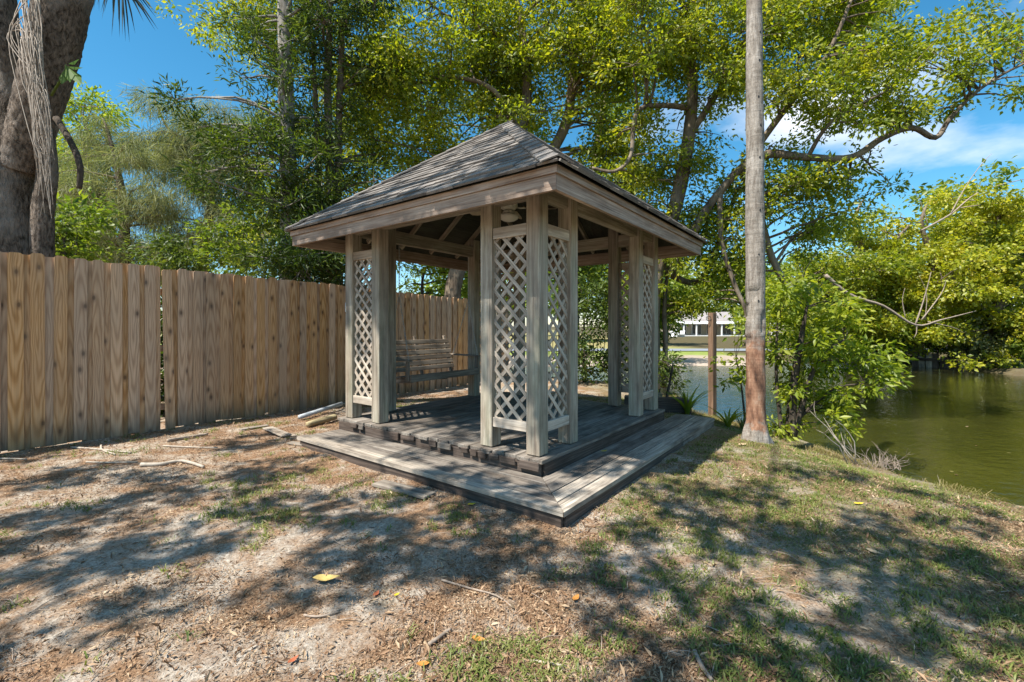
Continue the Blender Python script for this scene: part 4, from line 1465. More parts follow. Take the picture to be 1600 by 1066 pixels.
make_tree('yew_pine', 'second dark yew pine of several thin stems next to the gazebo roof edge', b, [[(b, .13), (pt(516, 300, 10.6), .10), (pt(512, 120, 10.6), .085), (pt(520, -60, 10.6), .06), (pt(520, -200, 10.6), .02)], [(b + Vector((.18, .1, 0)), .12), (pt(528, 300, 10.7), .085), (pt(533, 100, 10.7), .07), (pt(545, -120, 10.7), .02)], [(b + Vector((-.15, .1, 0)), .09), (pt(500, 300, 10.7), .07), (pt(488, 60, 10.7), .04)]],
          scatter(480, 590, 20, 220, 10.2, 11.6, 17, .32, .52) + scatter(470, 600, 200, 380, 9.8, 11.4, 18, .34, .55) + scatter(440, 560, 360, 450, 9.2, 10.6, 14, .4, .6) + scatter(470, 590, -140, 40, 9.8, 11.4, 14, .5, .8),
          M['leaf_pod'], M['bark_brown'], L_=.15, wr=.2, rs=.24, per=50, dens=.8, droop=.05, up=.4)

# camphor trees behind the gazebo
b = Vector((-1.35, 11.6, 0))
tB = [[(b, .26), (pt(708, 450, 11.6), .21), (pt(760, 330, 12), .19), (pt(815, 200, 12.2), .15), (pt(822, 100, 12.2), .12), (pt(800, -40, 12.4), .06)],
      [(pt(760, 330, 12), .16), (pt(850, 250, 12.6), .15), (pt(885, 190, 12.8), .14), (pt(895, 110, 12.8), .11), (pt(905, -50, 12.8), .05)],
      [(pt(815, 210, 12.2), .08), (pt(770, 140, 11.8), .06), (pt(700, 120, 11.4), .045), (pt(640, 130, 11.2), .03), (pt(560, 100, 11), .015)],
      [(pt(822, 110, 12.2), .07), (pt(770, 50, 12), .05), (pt(690, 20, 11.8), .03), (pt(640, -40, 11.8), .015)]]
clb = scatter(560, 960, -60, 120, 10.8, 14.5, 70, .5, .95) + scatter(820, 1010, 60, 300, 11.5, 14, 22, .4, .7) + scatter(540, 860, 90, 240, 11, 14.5, 46, .5, .9) + scatter(540, 760, 220, 330, 11.5, 14.5, 22, .45, .8) + scatter(860, 1000, 80, 260, 12, 14.5, 22, .4, .7) + scatter(270, 420, -40, 40, 11, 13, 8, .35, .6) + scatter(340, 480, -60, 110, 12.5, 14.5, 14, .5, .8) + scatter(400, 560, 60, 380, 13, 15.5, 26, .5, .85)
make_tree('camphor_tree', 'large yellow green leafy tree rising behind the gazebo roof', b, tB, clb, M['leaf_camphor'], M['bark_brown'], L_=.125, rs=.32, per=50, dens=1.4, limb_r=.045, up=.35)
b = Vector((3.45, 11.3, -.1))
tC = [[(b, .24), (pt(1018, 480, 11.3), .2), (pt(1034, 390, 11.3), .18), (pt(1056, 320, 11.3), .17), (pt(1072, 240, 11.2), .16), (pt(1082, 150, 11.2), .13), (pt(1078, 40, 11.2), .1), (pt(1090, -120, 11.2), .04)],
      [(pt(1046, 430, 11.3), 0.109), (pt(1090, 350, 11), 0.109), (pt(1125, 300, 10.8), 0.101), (pt(1160, 262, 10.5), 0.098), (pt(1200, 241, 10.2), 0.094), (pt(1262, 246, 10), 0.082), (pt(1330, 246, 9.9), 0.074), (pt(1380, 215, 9.8), 0.066), (pt(1425, 200, 9.8), 0.058), (pt(1462, 215, 9.8), 0.055), (pt(1485, 185, 9.8), 0.047), (pt(1530, 140, 9.8), 0.035), (pt(1600, 100, 9.8), 0.023), (pt(1680, 80, 9.8), 0.012)],
      [(pt(1082, 170, 11.2), .08), (pt(1040, 165, 10.8), .06), (pt(1000, 170, 10.6), .055), (pt(990, 200, 10.6), .05), (pt(985, 245, 10.6), .045), (pt(960, 268, 10.6), .04), (pt(925, 262, 10.7), .03)],
      [(pt(1160, 262, 10.5), .08), (pt(1220, 180, 10.2), .07), (pt(1290, 90, 10), .05), (pt(1330, 0, 10), .03)],
      [(pt(1072, 220, 11.2), .09), (pt(1130, 130, 11), .07), (pt(1180, 40, 11), .05), (pt(1200, -60, 11), .03)],
      [(pt(1262, 246, 10), .05), (pt(1300, 190, 9.6), .035), (pt(1390, 140, 9.4), .02)],
      [(pt(1125, 300, 10.8), .07), (pt(1128, 380, 10.6), .055), (pt(1148, 445, 10.5), .05), (pt(1166, 490, 10.4), .04), (pt(1164, 540, 10.4), .02)],
      [(pt(1160, 262, 10.5), .09), (pt(1185, 330, 10.8), .085), (pt(1205, 400, 11), .08), (pt(1232, 452, 11), .06), (pt(1250, 470, 11), .03)],
      [(Vector((3.8, 11.4, -.1)), .07), (pt(1040, 540, 11.4), .06), (pt(1038, 480, 11.4), .055), (pt(1044, 420, 11.4), .04)],
      [(pt(1034, 420, 11.3), .1), (pt(1090, 440, 11.6), .07), (pt(1130, 360, 11.8), .06), (pt(1150, 300, 12), .03)]]
clc = (scatter(980, 1400, -60, 110, 9.6, 12.5, 70, .45, .85) + scatter(990, 1180, 240, 460, 10.6, 12.6, 30, .32, .55) + scatter(1190, 1330, 150, 320, 9.8, 12, 14, .3, .5) + scatter(1180, 1420, 70, 190, 9.3, 11.2, 28, .35, .62) + scatter(980, 1180, 90, 300, 10.8, 12.6, 26, .35, .62)
       + scatter(1380, 1620, -50, 130, 9.2, 10.8, 18, .22, .4, keep=lambda x, y: y > (x - 1380) * .15 - 40) + scatter(1480, 1660, 50, 170, 9.2, 10.4, 12, .22, .38) + scatter(1300, 1480, 120, 210, 9.3, 10.3, 12, .22, .36)
       + scatter(1220, 1400, 240, 300, 9.6, 10.6, 9, .2, .34) + scatter(1020, 1180, 300, 420, 10.5, 12.5, 16, .35, .55) + scatter(940, 1050, 200, 300, 11, 12.5, 7, .22, .36)
       + scatter(1190, 1330, 290, 400, 10, 12.5, 15, .35, .55) + scatter(1000, 1160, 400, 470, 10.8, 12.2, 10, .3, .45) + scatter(1110, 1170, 390, 480, 10.4, 11.6, 7, .2, .3) + scatter(1040, 1110, 430, 495, 10.6, 11.8, 8, .18, .3))
make_tree('camphor_tree', 'spreading tree at the pond edge with a long crooked limb over the water', b, tC, clc, M['leaf_camphor'], M['bark_brown'], L_=.115, rs=.28, per=48, dens=1.35, limb_r=.04, up=.35)
# a further one fills the gaps between them
b = Vector((2.2, 16.5, 0))
make_tree('leafy_tree', 'darker leafy tree further back between the two yellow green trees', b, [[(b, .26), (pt(900, 400, 16.5), .2), (pt(930, 250, 16.5), .15), (pt(960, 60, 16.5), .06)], [(pt(900, 400, 16.5), .12), (pt(840, 280, 16.8), .1), (pt(820, 120, 17), .05)]],
          scatter(600, 1000, 40, 300, 15.8, 18.5, 34, .6, 1.0) + scatter(600, 780, 280, 440, 15, 18, 16, .6, .95) + scatter(880, 1010, 330, 460, 15, 17, 10, .5, .8), M['leaf_camphor_b'], M['bark_brown'], L_=.16, rs=.4, per=46, dens=1.3)
# behind the swing, over the fence
b = Vector((-2.2, 13.2, 0))
make_tree('leafy_shrub', 'pale green bush behind the fence seen above the porch swing', b, [[(b, .08), (pt(660, 460, 13.2), .05), (pt(665, 420, 13.2), .02)]], scatter(600, 745, 385, 480, 12.6, 14, 20, .4, .65), M['leaf_lime'], M['bark_dark'], 'shrub', L_=.14, rs=.3, per=40)

# ------------------------------------------------------------------ pond side
# bare palm trunk in front
pb = Vector((3.06, 5.72, gz(3.06, 5.72) - .03))
palm = empty('palm_tree', pb)
tag(palm, 'tall bare grey palm trunk, reddish low down, standing right of the gazebo', 'palm')
prof = [(0.0, .205, 0), (.06, .185, 0), (.16, .152, 0), (.30, .122, .0), (.5, .116, .002), (1.0, .113, .004), (1.6, .112, .006), (2.4, .112, .006), (3.4, .105, .004), (4.4, .098, 0), (5.4, .092, -.004), (6.6, .088, -.01), (8.2, .085, -.02)]
pv, pf = [], []
NS, NR = 28, 240
zs = np.linspace(0, 8.2, NR)
rr_ = np.interp(zs, [p[0] for p in prof], [p[1] for p in prof])
xo = np.interp(zs, [p[0] for p in prof], [p[2] for p in prof]) * 0
for i, z in enumerate(zs):
    ringb = .0018 * math.sin(z * 62 + 2 * math.sin(z * 3)) if z > 1.0 else 0
    for k in range(NS):
        a = 2 * math.pi * k / NS
        f_ = rr_[i] + ringb + (vnoise(np.array([a * 2.2]), np.array([z * 6]), 3)[0] - .5) * (.012 if z > .3 else .055 * (1 - z))
        # scars and missing bark at 1.2 - 1.9 m
        if 1.15 < z < 1.95:
            sc_ = vnoise(np.array([a * 1.6 + 5]), np.array([z * 7]), 9)[0]
            if sc_ > .66: f_ -= .022
        if z < 1.35: f_ -= .004
        pv.append((f_ * math.cos(a) - .012 * z * .35, f_ * math.sin(a), z))
for i in range(NR - 1):
    for k in range(NS):
        j = (k + 1) % NS
        pf.append((i * NS + k, i * NS + j, (i + 1) * NS + j, (i + 1) * NS + k))
mb = MB(); mb.add(pv, pf); mb.build('trunk', M['palm'], palm, True)
# woodpecker holes up the trunk
for z, a in [(3.55, -1.5), (3.95, -1.35), (4.3, -1.6), (4.75, -1.45), (2.9, -1.5), (5.1, -1.3), (2.35, -1.7), (1.78, -1.75)]:
    r0 = float(np.interp(z, [p[0] for p in prof], [p[1] for p in prof]))
    p = Vector(((r0 - .004) * math.cos(a) - .0042 * z, (r0 - .004) * math.sin(a), z))
    mb = MB(); nrm = Vector((math.cos(a), math.sin(a), 0)); s_ = Vector((-math.sin(a), math.cos(a), 0))
    mb.prism([p + s_ * (.011 * math.cos(q)) + Vector((0, 0, .017 * math.sin(q))) for q in np.linspace(0, 2 * math.pi, 9)[:-1]], nrm, .009)
    mb.build('knot_hole', M['black_iron'], palm)

# brown post at the pond end of the step
ppos = Vector((4.02, 9.05, 0)); ppos.z = gz(ppos.x, ppos.y)
pp = gpt(1113, 655, -.05)
pz = 9.0
pxw = (1113 - 800) / F * pz
pole = empty('wooden_post', (pxw, pz, gz(pxw, pz) - .05))
tag(pole, 'tall square reddish brown wooden post at the pond edge beyond the step', 'post')
top = pt(1113, 489, pz).z
board('shaft', pole, M['post_wood'], (0, 0, -.2), (0, 0, top - pole.location.z), .115, .115, (.5, -.85, 0), .006)
mb = MB()
for k in range(14):
    pass
ring = [Vector((-.10 + .045 * math.cos(q), -.06, top - pole.location.z - .11 + .045 * math.sin(q))) for q in np.linspace(0, 2 * math.pi, 17)]
mb.tube(ring, .006, 6, 0, False)
mb.build('rope_ring', M['black_iron'], pole, True)

# timber edging behind the step
a = gw(-.02, 4.52, .12); c_ = gw(1.0, 4.15, .13)
tm = empty('timber_beam', (a.x, a.y, 0), math.atan2((c_ - a).y, (c_ - a).x))
tag(tm, 'heavy dark rotting timber lying on edge behind the gazebo corner by the pond', 'timber')
mb = MB()
n = 10
LL = (c_ - a).length
for i in range(n + 1):
    x = LL * i / n
    w_, h_ = .10 + random.uniform(-.003, .003), .21 + random.uniform(-.004, .004)
    if i == 0: w_, h_ = .08, .17
    for (yy, zz) in ((-w_, -.1), (w_, -.1), (w_, h_), (-w_, h_)):
        mb.v.append((x + random.uniform(-.004, .004), yy, zz)); mb.n += 1
for i in range(n):
    for k in range(4):
        j = (k + 1) % 4
        mb.f.append((i * 4 + k, i * 4 + j, (i + 1) * 4 + j, (i + 1) * 4 + k))
mb.f.append((3, 2, 1, 0)); mb.f.append((n * 4, n * 4 + 1, n * 4 + 2, n * 4 + 3))
mb.build('beam_body', M['dark_wood'], tm)

# young tree right of the palm
b = Vector((4.42, 7.25, gz(4.42, 7.25)))
tr = [[(b, .085), (pt(1240, 600, 7.25), .06), (pt(1250, 540, 7.2), .045), (pt(1262, 470, 7.2), .015)], [(b + Vector((.05, 0, 0)), .05), (pt(1275, 570, 7.1), .03), (pt(1320, 530, 7.0), .012)], [(b + Vector((-.12, 0, 0)), .035), (pt(1213, 590, 7.3), .025), (pt(1215, 500, 7.3), .01)], [(b + Vector((.06, .05, .2)), .03), (pt(1300, 610, 7.0), .018), (pt(1350, 600, 6.9), .008)]]
cl_ = scatter(1205, 1330, 455, 560, 6.8, 7.9, 24, .2, .33) + scatter(1240, 1370, 530, 620, 6.6, 7.6, 15, .16, .28) + scatter(1330, 1385, 560, 620, 6.6, 7.3, 6, .14, .22) + scatter(1200, 1250, 600, 670, 7.0, 7.5, 4, .10, .17) + scatter(1290, 1330, 620, 670, 6.8, 7.2, 4, .12, .2) + scatter(1200, 1290, 440, 480, 7, 7.8, 6, .2, .3)
make_tree('young_tree', 'bushy bright green young tree on the bank right of the palm trunk', b, tr, cl_, M['leaf_bright'], M['bark_dark'], L_=.115, wr=.4, rs=.16, per=30, dens=.8, droop=.4, limb_r=.02)
# leafy sprig reaching in left of the palm
b = Vector((3.9, 7.6, gz(3.9, 7.6)))
make_tree('leafy_shrub', 'thin leafy sprig over the water between the brown post and the palm', b, [[(b, .02), (pt(1158, 600, 7.6), .014), (pt(1150, 560, 7.5), .008)]], scatter(1128, 1165, 560, 600, 7.3, 7.7, 6, .10, .16) + scatter(1150, 1175, 500, 560, 7.4, 7.8, 3, .1, .16), M['leaf_bright'], M['bark_dark'], 'shrub', L_=.10, rs=.14, per=14, dens=.7, limb_r=.01)
# shrub beside the right corner of the gazebo
b = gw(.4, 4.4); b.z = gz(b.x, b.y)
make_tree('leafy_shrub', 'dark green shrub beside the right lattice corner of the gazebo', b, [[(b, .03), (b + Vector((.1, 0, .5)), .02), (b + Vector((.15, 0, .8)), .01)]], scatter(1025, 1062, 560, 612, 8.6, 9.3, 9, .16, .26), M['leaf_dark'], M['bark_dark'], 'shrub', L_=.085, rs=.16, per=30, limb_r=.012)


def blade_plant(name, label, base, n, L0, L1, mat, spread=.6, wdt=.03):
    base = Vector(base)
    root = empty(name, base)
    tag(root, label, 'plant')
    for k in range(n):
        a = random.uniform(0, 2 * math.pi)
        L_ = random.uniform(L0, L1)
        d = Vector((math.cos(a), math.sin(a), 0))
        sd = Vector((-math.sin(a), math.cos(a), 0))
        q = []
        for i in range(5):
            t_ = i / 4
            p = d * (spread * L_ * t_ ** 1.6 + .02) + Vector((0, 0, L_ * (t_ - .35 * t_ * t_ * spread)))
            w_ = wdt * (1 - t_ ** 2) * .5 + .001
            q += [p - sd * w_ + Vector((0, 0, .3 * w_)), p + Vector((0, 0, -.2 * w_)), p + sd * w_ + Vector((0, 0, .3 * w_))]
        f = []
        for i in range(4):
            f += [(i * 3, i * 3 + 1, i * 3 + 4, i * 3 + 3), (i * 3 + 1, i * 3 + 2, i * 3 + 5, i * 3 + 4)]
        mb = MB(); mb.add(q, f)
        mb.build('leaf_blade', mat, root, True)
    return root


b = gw(.0, 4.35); blade_plant('strap_leaf_plant', 'strap-leaved green plant between the gazebo corner and the dark timber', (b.x, b.y, gz(b.x, b.y)), 26, .35, .65, M['leaf_lime'], .7, .045)
b = gw(-.62, 4.35); blade_plant('strap_leaf_plant', 'strap-leaved green plant at the foot of the brown post', (b.x, b.y, gz(b.x, b.y)), 20, .25, .5, M['leaf_bright'], .8, .045)
b = gpt(1160, 665, -.2); blade_plant('bank_grass_clump', 'clump of tall grass on the bank just left of the palm foot', (b.x, b.y, gz(b.x, b.y)), 24, .2, .42, M['grass'], .7, .018)
b = gpt(1215, 668, -.2); blade_plant('bank_grass_clump', 'clump of tall green grass on the bank just right of the palm foot', (b.x, b.y, gz(b.x, b.y)), 30, .2, .45, M['grass'], .6, .018)

# hedge and iron fence behind the gazebo, to the right of the swing
hx = []
for i, (px0, px1, py0, py1, Z, lab) in enumerate([(890, 935, 440, 590, 11.6, 'dark green hedge bush behind the gazebo, left of the iron fence gap'), (935, 985, 455, 600, 11.9, 'dark green hedge bush behind the gazebo by the right rear posts'), (985, 1042, 430, 560, 12.3, 'leafy hedge bush behind the right lattice corner')]):
    b = pt((px0 + px1) / 2, 600, Z); b.z = gz(b.x, b.y)
    make_tree('hedge_bush', lab, b, [[(b, .05), (b + Vector((0, 0, .8)), .04), (pt((px0 + px1) / 2, py0 + 40, Z), .015)]], scatter(px0, px1, py0, py1, Z - .5, Z + .5, 22, .34, .55), M['leaf_dark'] if i != 2 else M['leaf_green'], M['bark_dark'], 'bush', L_=.11, rs=.24, per=36)
b = pt(1030, 600, 13.2); b.z = gz(b.x, b.y)
make_tree('hedge_bush', 'leafy bush just left of the far house view, behind the leaning trunk', b, [[(b, .05), (b + Vector((0, 0, .8)), .04), (pt(1030, 480, 13.2), .015)]], scatter(1000, 1056, 440, 545, 12.6, 13.6, 13, .22, .36), M['leaf_green'], M['bark_dark'], 'bush', L_=.11, rs=.22, per=34)
ifo = Vector((.6, 12.6, 0))
ife = empty('iron_fence', (ifo.x, ifo.y, gz(ifo.x, ifo.y)), math.radians(12))
tag(ife, 'black iron picket fence behind the hedge at the back of the gazebo', 'fence')
for k in range(34):
    mb = MB(); mb.tube([(k * .11, 0, -.2), (k * .11, 0, 1.15)], .009, 6); mb.build('picket', M['black_iron'], ife)
for zz in (.15, 1.05):
    board('fence_rail', ife, M['black_iron'], (-.05, 0, zz), (3.7, 0, zz), .03, .03, bev=0)

# driftwood brush on the bank
def brush(name, label, base, n, L0, L1, r, mat, tilt, spread):
    base = Vector(base)
    root = empty(name, base)
    tag(root, label, 'dead branch')
    for k in range(n):
        d = (Vector(tilt) + Vector((random.uniform(-1, 1), random.uniform(-1, 1), random.uniform(-.3, .8))) * spread).normalized()
        L_ = random.uniform(L0, L1)
        s_ = Vector((random.uniform(-.2, .2), random.uniform(-.1, .1), 0))
        mb = MB()
        pth = bend(s_, s_ + d * L_, 5, .12)
        mb.tube(pth, [r, r * .85, r * .7, r * .5, r * .35, r * .15], 5, 0)
        for q in range(2):
            i = random.randint(1, 4)
            e = pth[i] + (d + Vector((random.uniform(-1, 1), random.uniform(-1, 1), random.uniform(-.4, 1))) * .8).normalized() * L_ * random.uniform(.2, .4)
            mb.tube(bend(pth[i], e, 3, .1), [r * .5, r * .4, r * .3, r * .1], 4, 0)
        mb.build('stick', mat, root, True)
    return root


b = gpt(1378, 728, -.35); brush('dead_brush', 'tangled heap of dry brown brush lying on the bank at the water edge', (b.x, b.y, gz(b.x, b.y)), 60, .12, .38, .004, M['dead_stick'], (-.1, .2, .5), 1.0)
b = gpt(1432, 735, -.4); brush('dead_brush', 'bare pale twigs sticking up at the water edge, right of the brown brush heap', (b.x, b.y, gz(b.x, b.y)), 8, .22, .42, .005, M['bleached'], (.25, .0, .8), .35)
b = gpt(1335, 725, -.3); brush('dead_branch', 'bleached forked branch leaning over the bank below the young tree', (b.x, b.y, gz(b.x, b.y)), 4, .5, .85, .008, M['bleached'], (-.7, .1, .75), .45)

# ------------------------------------------------------------------ far shore
# yellow green trees on the right bank
right = [(1335, 262, 352, 560, 25.5, 9, 'greener oak on the right bank nearest the young tree', 'leaf_camphor', 110),
         (1440, 262, 345, 535, 26.0, 10, 'broad yellow oak on the right bank with bare branches at its foot', 'leaf_yellow', 120),
         (1560, 262, 318, 580, 24.0, 16, 'yellow oak leaning over the water at the right end of the bank', 'leaf_yellow', 110)]
for i, (px, x_, ytop, ybot, Z, n, lab, mt, hw) in enumerate(right):
    b = pt(px, 560, Z + 1.5); b.z = gz(b.x, b.y)
    tk = [[(b, .3), (pt(px - 10, 500, Z + 1), .26), (pt(px + 20, 430, Z + .5), .2), (pt(px, 350, Z), .1), (pt(px + 15, 310, Z), .03)],
          [(pt(px - 10, 500, Z + 1), .15), (pt(px - 60, 450, Z), .12), (pt(px - hw * .9, 440, Z - .5), .05)], [(pt(px + 20, 430, Z + .5), .14), (pt(px + 60, 380, Z), .1), (pt(px + hw * .8, 350, Z), .04)]]
    make_tree('yellow_oak', lab, b, tk, scatter(px - hw * .8, px + hw * .8, ytop - 15, ytop + 80, Z - 1, Z + 2, 22, .5, 1.15, .55) + scatter(px - hw, px + hw, ytop + 50, ytop + 170, Z - 2, Z + 1.5, 34, .5, 1.15, .55) + scatter(px - hw * .9, px + hw, ytop + 140, ybot - 5, Z - 1.5, Z + 1.0, 20, .4, .85, .6),
              M[mt], M['bark_brown'], L_=.19, wr=.6, rs=.42, per=64, dens=1.15, up=.3, twig_n=8, group='yellow oaks on the right bank')
# green trees behind them
for (px, ytop, Z, hw, lab, mt) in [(1520, 290, 40, 110, 'tall fresh green tree behind the yellow oaks', 'leaf_green'), (1360, 420, 38, 90, 'green tree behind the young tree across the pond', 'leaf_green'), (1620, 320, 36, 80, 'dark green tree at the right edge behind the oaks', 'leaf_dark'),
                                   (1250, 400, 46, 80, 'green tree across the pond right of the palm trunk', 'leaf_camphor_b')]:
    b = pt(px, 540, Z); b.z = gz(b.x, b.y)
    make_tree('leafy_tree', lab, b, [[(b, .4), (pt(px, 470, Z), .3), (pt(px, ytop + 40, Z), .1)]], scatter(px - hw * .7, px + hw * .7, ytop, ytop + 80, Z - 2, Z + 2, 11, 1.7, 2.6, .6) + scatter(px - hw, px + hw, ytop + 60, 500, Z - 2, Z + 2, 16, 1.8, 2.8, .6), M[mt], M['bark_brown'], L_=.45, wr=.6, rs=.95, per=44, dens=.8)
# dark undergrowth at the right bank waterline
for (px, Z, lab) in [(1300, 29.5, 'dark bush across the water behind the young tree'), (1350, 29.6, 'dark bush right of the young tree on the far bank'), (1510, 26.3, 'dark bush at the waterline beside the old seawall'), (1620, 23.2, 'dark bush at the very right end of the bank'), (1405, 28.2, 'dark bush at the shaded waterline below the yellow oaks'), (1465, 27.2, 'dark bush at the waterline behind the bare branches'), (1560, 24.0, 'low grey green bush at the waterline at the right edge')]:
    b = pt(px, 565, Z); b.z = gz(b.x, b.y + .6)
    make_tree('bank_bush', lab, b, [[(b, .08), (b + Vector((0, 0, .8)), .05)]], scatter(px - 48, px + 48, 500, 557, Z - .3, Z + 1.2, 15, .55, .85, .8), M['leaf_green' if px in (1350, 1510, 1620) else 'leaf_dark'] if px != 1560 else M['needle'], M['bark_dark'], 'bush', L_=.24, wr=.5, rs=.4, per=40)
# old timber seawall under the oaks
sa, sb = pt(1425, 560, 26.9), pt(1530, 566, 24.6)
sw_ = empty('timber_seawall', (sa.x, sa.y, ZW), math.atan2((sb - sa).y, (sb - sa).x))
tag(sw_, 'weathered grey brown timber seawall at the waterline below the yellow oaks', 'seawall')
LW = (sb - sa).length
for k in range(int(LW / .30)):
    hh = .75 + random.uniform(-.15, .12)
    board('plank', sw_, M['step_wood'] if random.random() < .5 else M['dark_wood'], (k * .30 + .15, random.uniform(-.03, .03), -.4), (k * .30 + .15 + random.uniform(-.05, .05), 0, hh), .27, .05, (0, -1, 0))
board('wale', sw_, M['dark_wood'], (0, -.08, .45), (LW, -.08, .48), .16, .08, (0, -1, 0))
# bare dead limb over the water
b = pt(1350, 470, 21.8)
root = empty('dead_limb', b)
tag(root, 'bare dead branch reaching over the water under the yellow oaks', 'dead branch')
for path in ([(1290, 430, .13), (1315, 452, .12), (1340, 466, .10), (1380, 478, .09), (1430, 508, .075), (1470, 500, .05), (1525, 486, .02)], [(1430, 508, .06), (1443, 470, .04), (1455, 425, .015)], [(1440, 500, .05), (1470, 460, .03), (1478, 440, .01)], [(1432, 508, .05), (1432, 520, .03), (1428, 528, .01)], [(1415, 497, .04), (1410, 470, .02), (1414, 450, .01)], [(1450, 503, .04), (1490, 512, .02), (1505, 520, .01)], [(1445, 500, .035), (1448, 460, .02), (1436, 430, .01)]):
    Q, R = smooth_path([(pt(x, y, 21.8) - b, r) for x, y, r in path], 4)
    mb = MB(); mb.tube(Q, [r * .68 for r in R], 6, .10); mb.build('branch', M['dead_stick'], root, True)
b = pt(1470, 330, 23.5)
root = empty('dead_limb', b)
tag(root, 'thin bare branches sticking out above the yellow oak crowns', 'dead branch')
for path in ([(1440, 360, .07), (1485, 335, .06), (1530, 300, .045), (1600, 280, .02)], [(1485, 335, .05), (1510, 290, .035), (1535, 255, .02), (1550, 240, .008)], [(1450, 352, .04), (1440, 320, .025), (1425, 290, .008)], [(1500, 325, .04), (1560, 318, .03), (1620, 325, .01)]):
    Q, R = smooth_path([(pt(x, y, 23.5) - b, r) for x, y, r in path], 4)
    mb = MB(); mb.tube(Q, [r * .68 for r in R], 6, .10); mb.build('branch', M['dead_stick'], root, True)

# trees across the pond around the house
far = [(900, 380, 60, 90, 'leaf_green', 'green tree far across the pond behind the gazebo'), (1010, 400, 50, 60, 'leaf_camphor_b', 'leafy tree across the pond left of the far house'), (1120, 415, 120, 120, 'leaf_green', 'tall tree behind the far house roof'), (1200, 420, 115, 90, 'leaf_dark', 'dark tree behind the right end of the far house'),
       (1030, 425, 110, 60, 'leaf_green', 'tree behind the left end of the far house'), (1320, 450, 70, 90, 'leaf_camphor_b', 'rounded tree on the far lawn right of the house'), (1420, 440, 75, 100, 'leaf_green', 'broad tree on the far lawn behind the right bank'), (780, 420, 90, 120, 'leaf_green', 'far tree behind the back fence corner')]
for (px, ytop, Z, hw, mt, lab) in far:
    b = pt(px, 530, Z); b.z = gz(b.x, b.y)
    k = Z / 50
    make_tree('far_tree', lab, b, [[(b, .25 * k), (pt(px, 495, Z), .2 * k), (pt(px, ytop + 20, Z), .06 * k)]], scatter(px - hw * .8, px + hw * .8, ytop + 10, 488, Z - 3, Z + 3, 20, 1.6 * k, 2.6 * k, .65), M[mt], M['bark_brown'], L_=.55 * k, wr=.6, rs=1.0 * k, per=40, dens=.8, sides=6)
# hanging foliage at the left of the house view
b = Vector((9.2, 27.6, 0)); b.z = gz(b.x, b.y)
make_tree('far_tree', 'slim leafy tree on the far shore left of the house', b, [[(b, .16), (pt(1043, 470, 27.8), .12), (pt(1040, 420, 27.8), .05)]], scatter(1000, 1085, 400, 505, 27, 29, 14, .8, 1.3, .7), M['leaf_camphor_b'], M['bark_dark'], L_=.24, rs=.5, per=44)

# far house
hz_ = gz(44, 92)
house = empty('far_house', (42, 92, hz_))
tag(house, 'low tan house with grey roof and white porch across the pond', 'house')
mb = MB(); mb.box((0, 5, 1.45), (26, 9, 2.9)); mb.build('wall', M['stucco'], house)
mb = MB()
mb.add([(-13.8, .2, 2.95), (13.8, .2, 2.95), (13.8, 10, 2.95), (-13.8, 10, 2.95), (-10, 5, 5.0), (10, 5, 5.0)], [(0, 1, 5, 4), (1, 2, 5), (2, 3, 4, 5), (3, 0, 4), (3, 2, 1, 0)])
mb.build('roof', M['grey_roof'], house)
mb = MB(); mb.prism([(-9, -3.6, 2.35), (9, -3.6, 2.35), (9, .45, 2.75), (-9, .45, 2.75)], (0, 0, 1), .16); mb.build('porch_roof', M['white_paint'], house)
mb = MB(); mb.box((0, -1.6, .06), (18, 3.8, .16)); mb.build('porch_floor', M['white_paint'], house)
for k in range(8):
    mb = MB(); mb.box((-8.6 + k * 2.457, -3.35, 1.25), (.22, .22, 2.25)); mb.build('porch_post', M['white_paint'], house)
for k in range(6):
    fr_ = MB(); fr_.box((-7.6 + k * 3.0, .47, 1.3), (1.9, .08, 2.1)); fo_ = fr_.build('window', M['white_paint'], house)
    for sx in (-.46, .46):
        gl_ = MB(); gl_.box((-7.6 + k * 3.0 + sx, .41, 1.3), (.82, .06, 1.9)); gl_.build('pane', M['dark_glass'], fo_)
# white rock by its lawn
mb = MB()
bm_ = bmesh.new(); bmesh.ops.create_icosphere(bm_, subdivisions=2, radius=1)
for v_ in bm_.verts:
    k = 1 + .25 * math.sin(v_.co.x * 5 + v_.co.y * 3) + random.uniform(-.08, .08)
    v_.co = Vector((v_.co.x * 1.3 * k, v_.co.y * .9 * k, v_.co.z * .95 * k))
me = bpy.data.meshes.new('boulder'); bm_.to_mesh(me); bm_.free()
o = link('boulder', me, M['white_paint']); o.location = (30.5, 84, gz(30.5, 84) + .5)
tag(o, 'pale boulder on the far lawn left of the white porch', 'rock')


# ------------------------------------------------------------------ ground cover
def on_yard(x, y, marg=.0):
    """true where the bare yard is (not under the step, not in the pond, this side of the fence)"""
    rx, ry = x - GO.x, y - GO.y
    u = rx * D1.x + ry * D1.y
    v_ = rx * D2.x + ry * D2.y
    und = (u > -LD - marg) & (u < UE + .02) & (v_ > -LD - marg) & (v_ < VE + .02)
    return (~und) & (lake_sd(x, y) > .02) & (u < 5.26)


def patches(n, xr, yr, power=1.0):
    """points with a density that falls with distance like the view does"""
    t_ = rng.uniform(0, 1, n)
    y = yr[0] + (yr[1] - yr[0]) * t_ ** power
    x = rng.uniform(-1, 1, n) * np.minimum(1.25 * y + .5, xr)
    return x, y


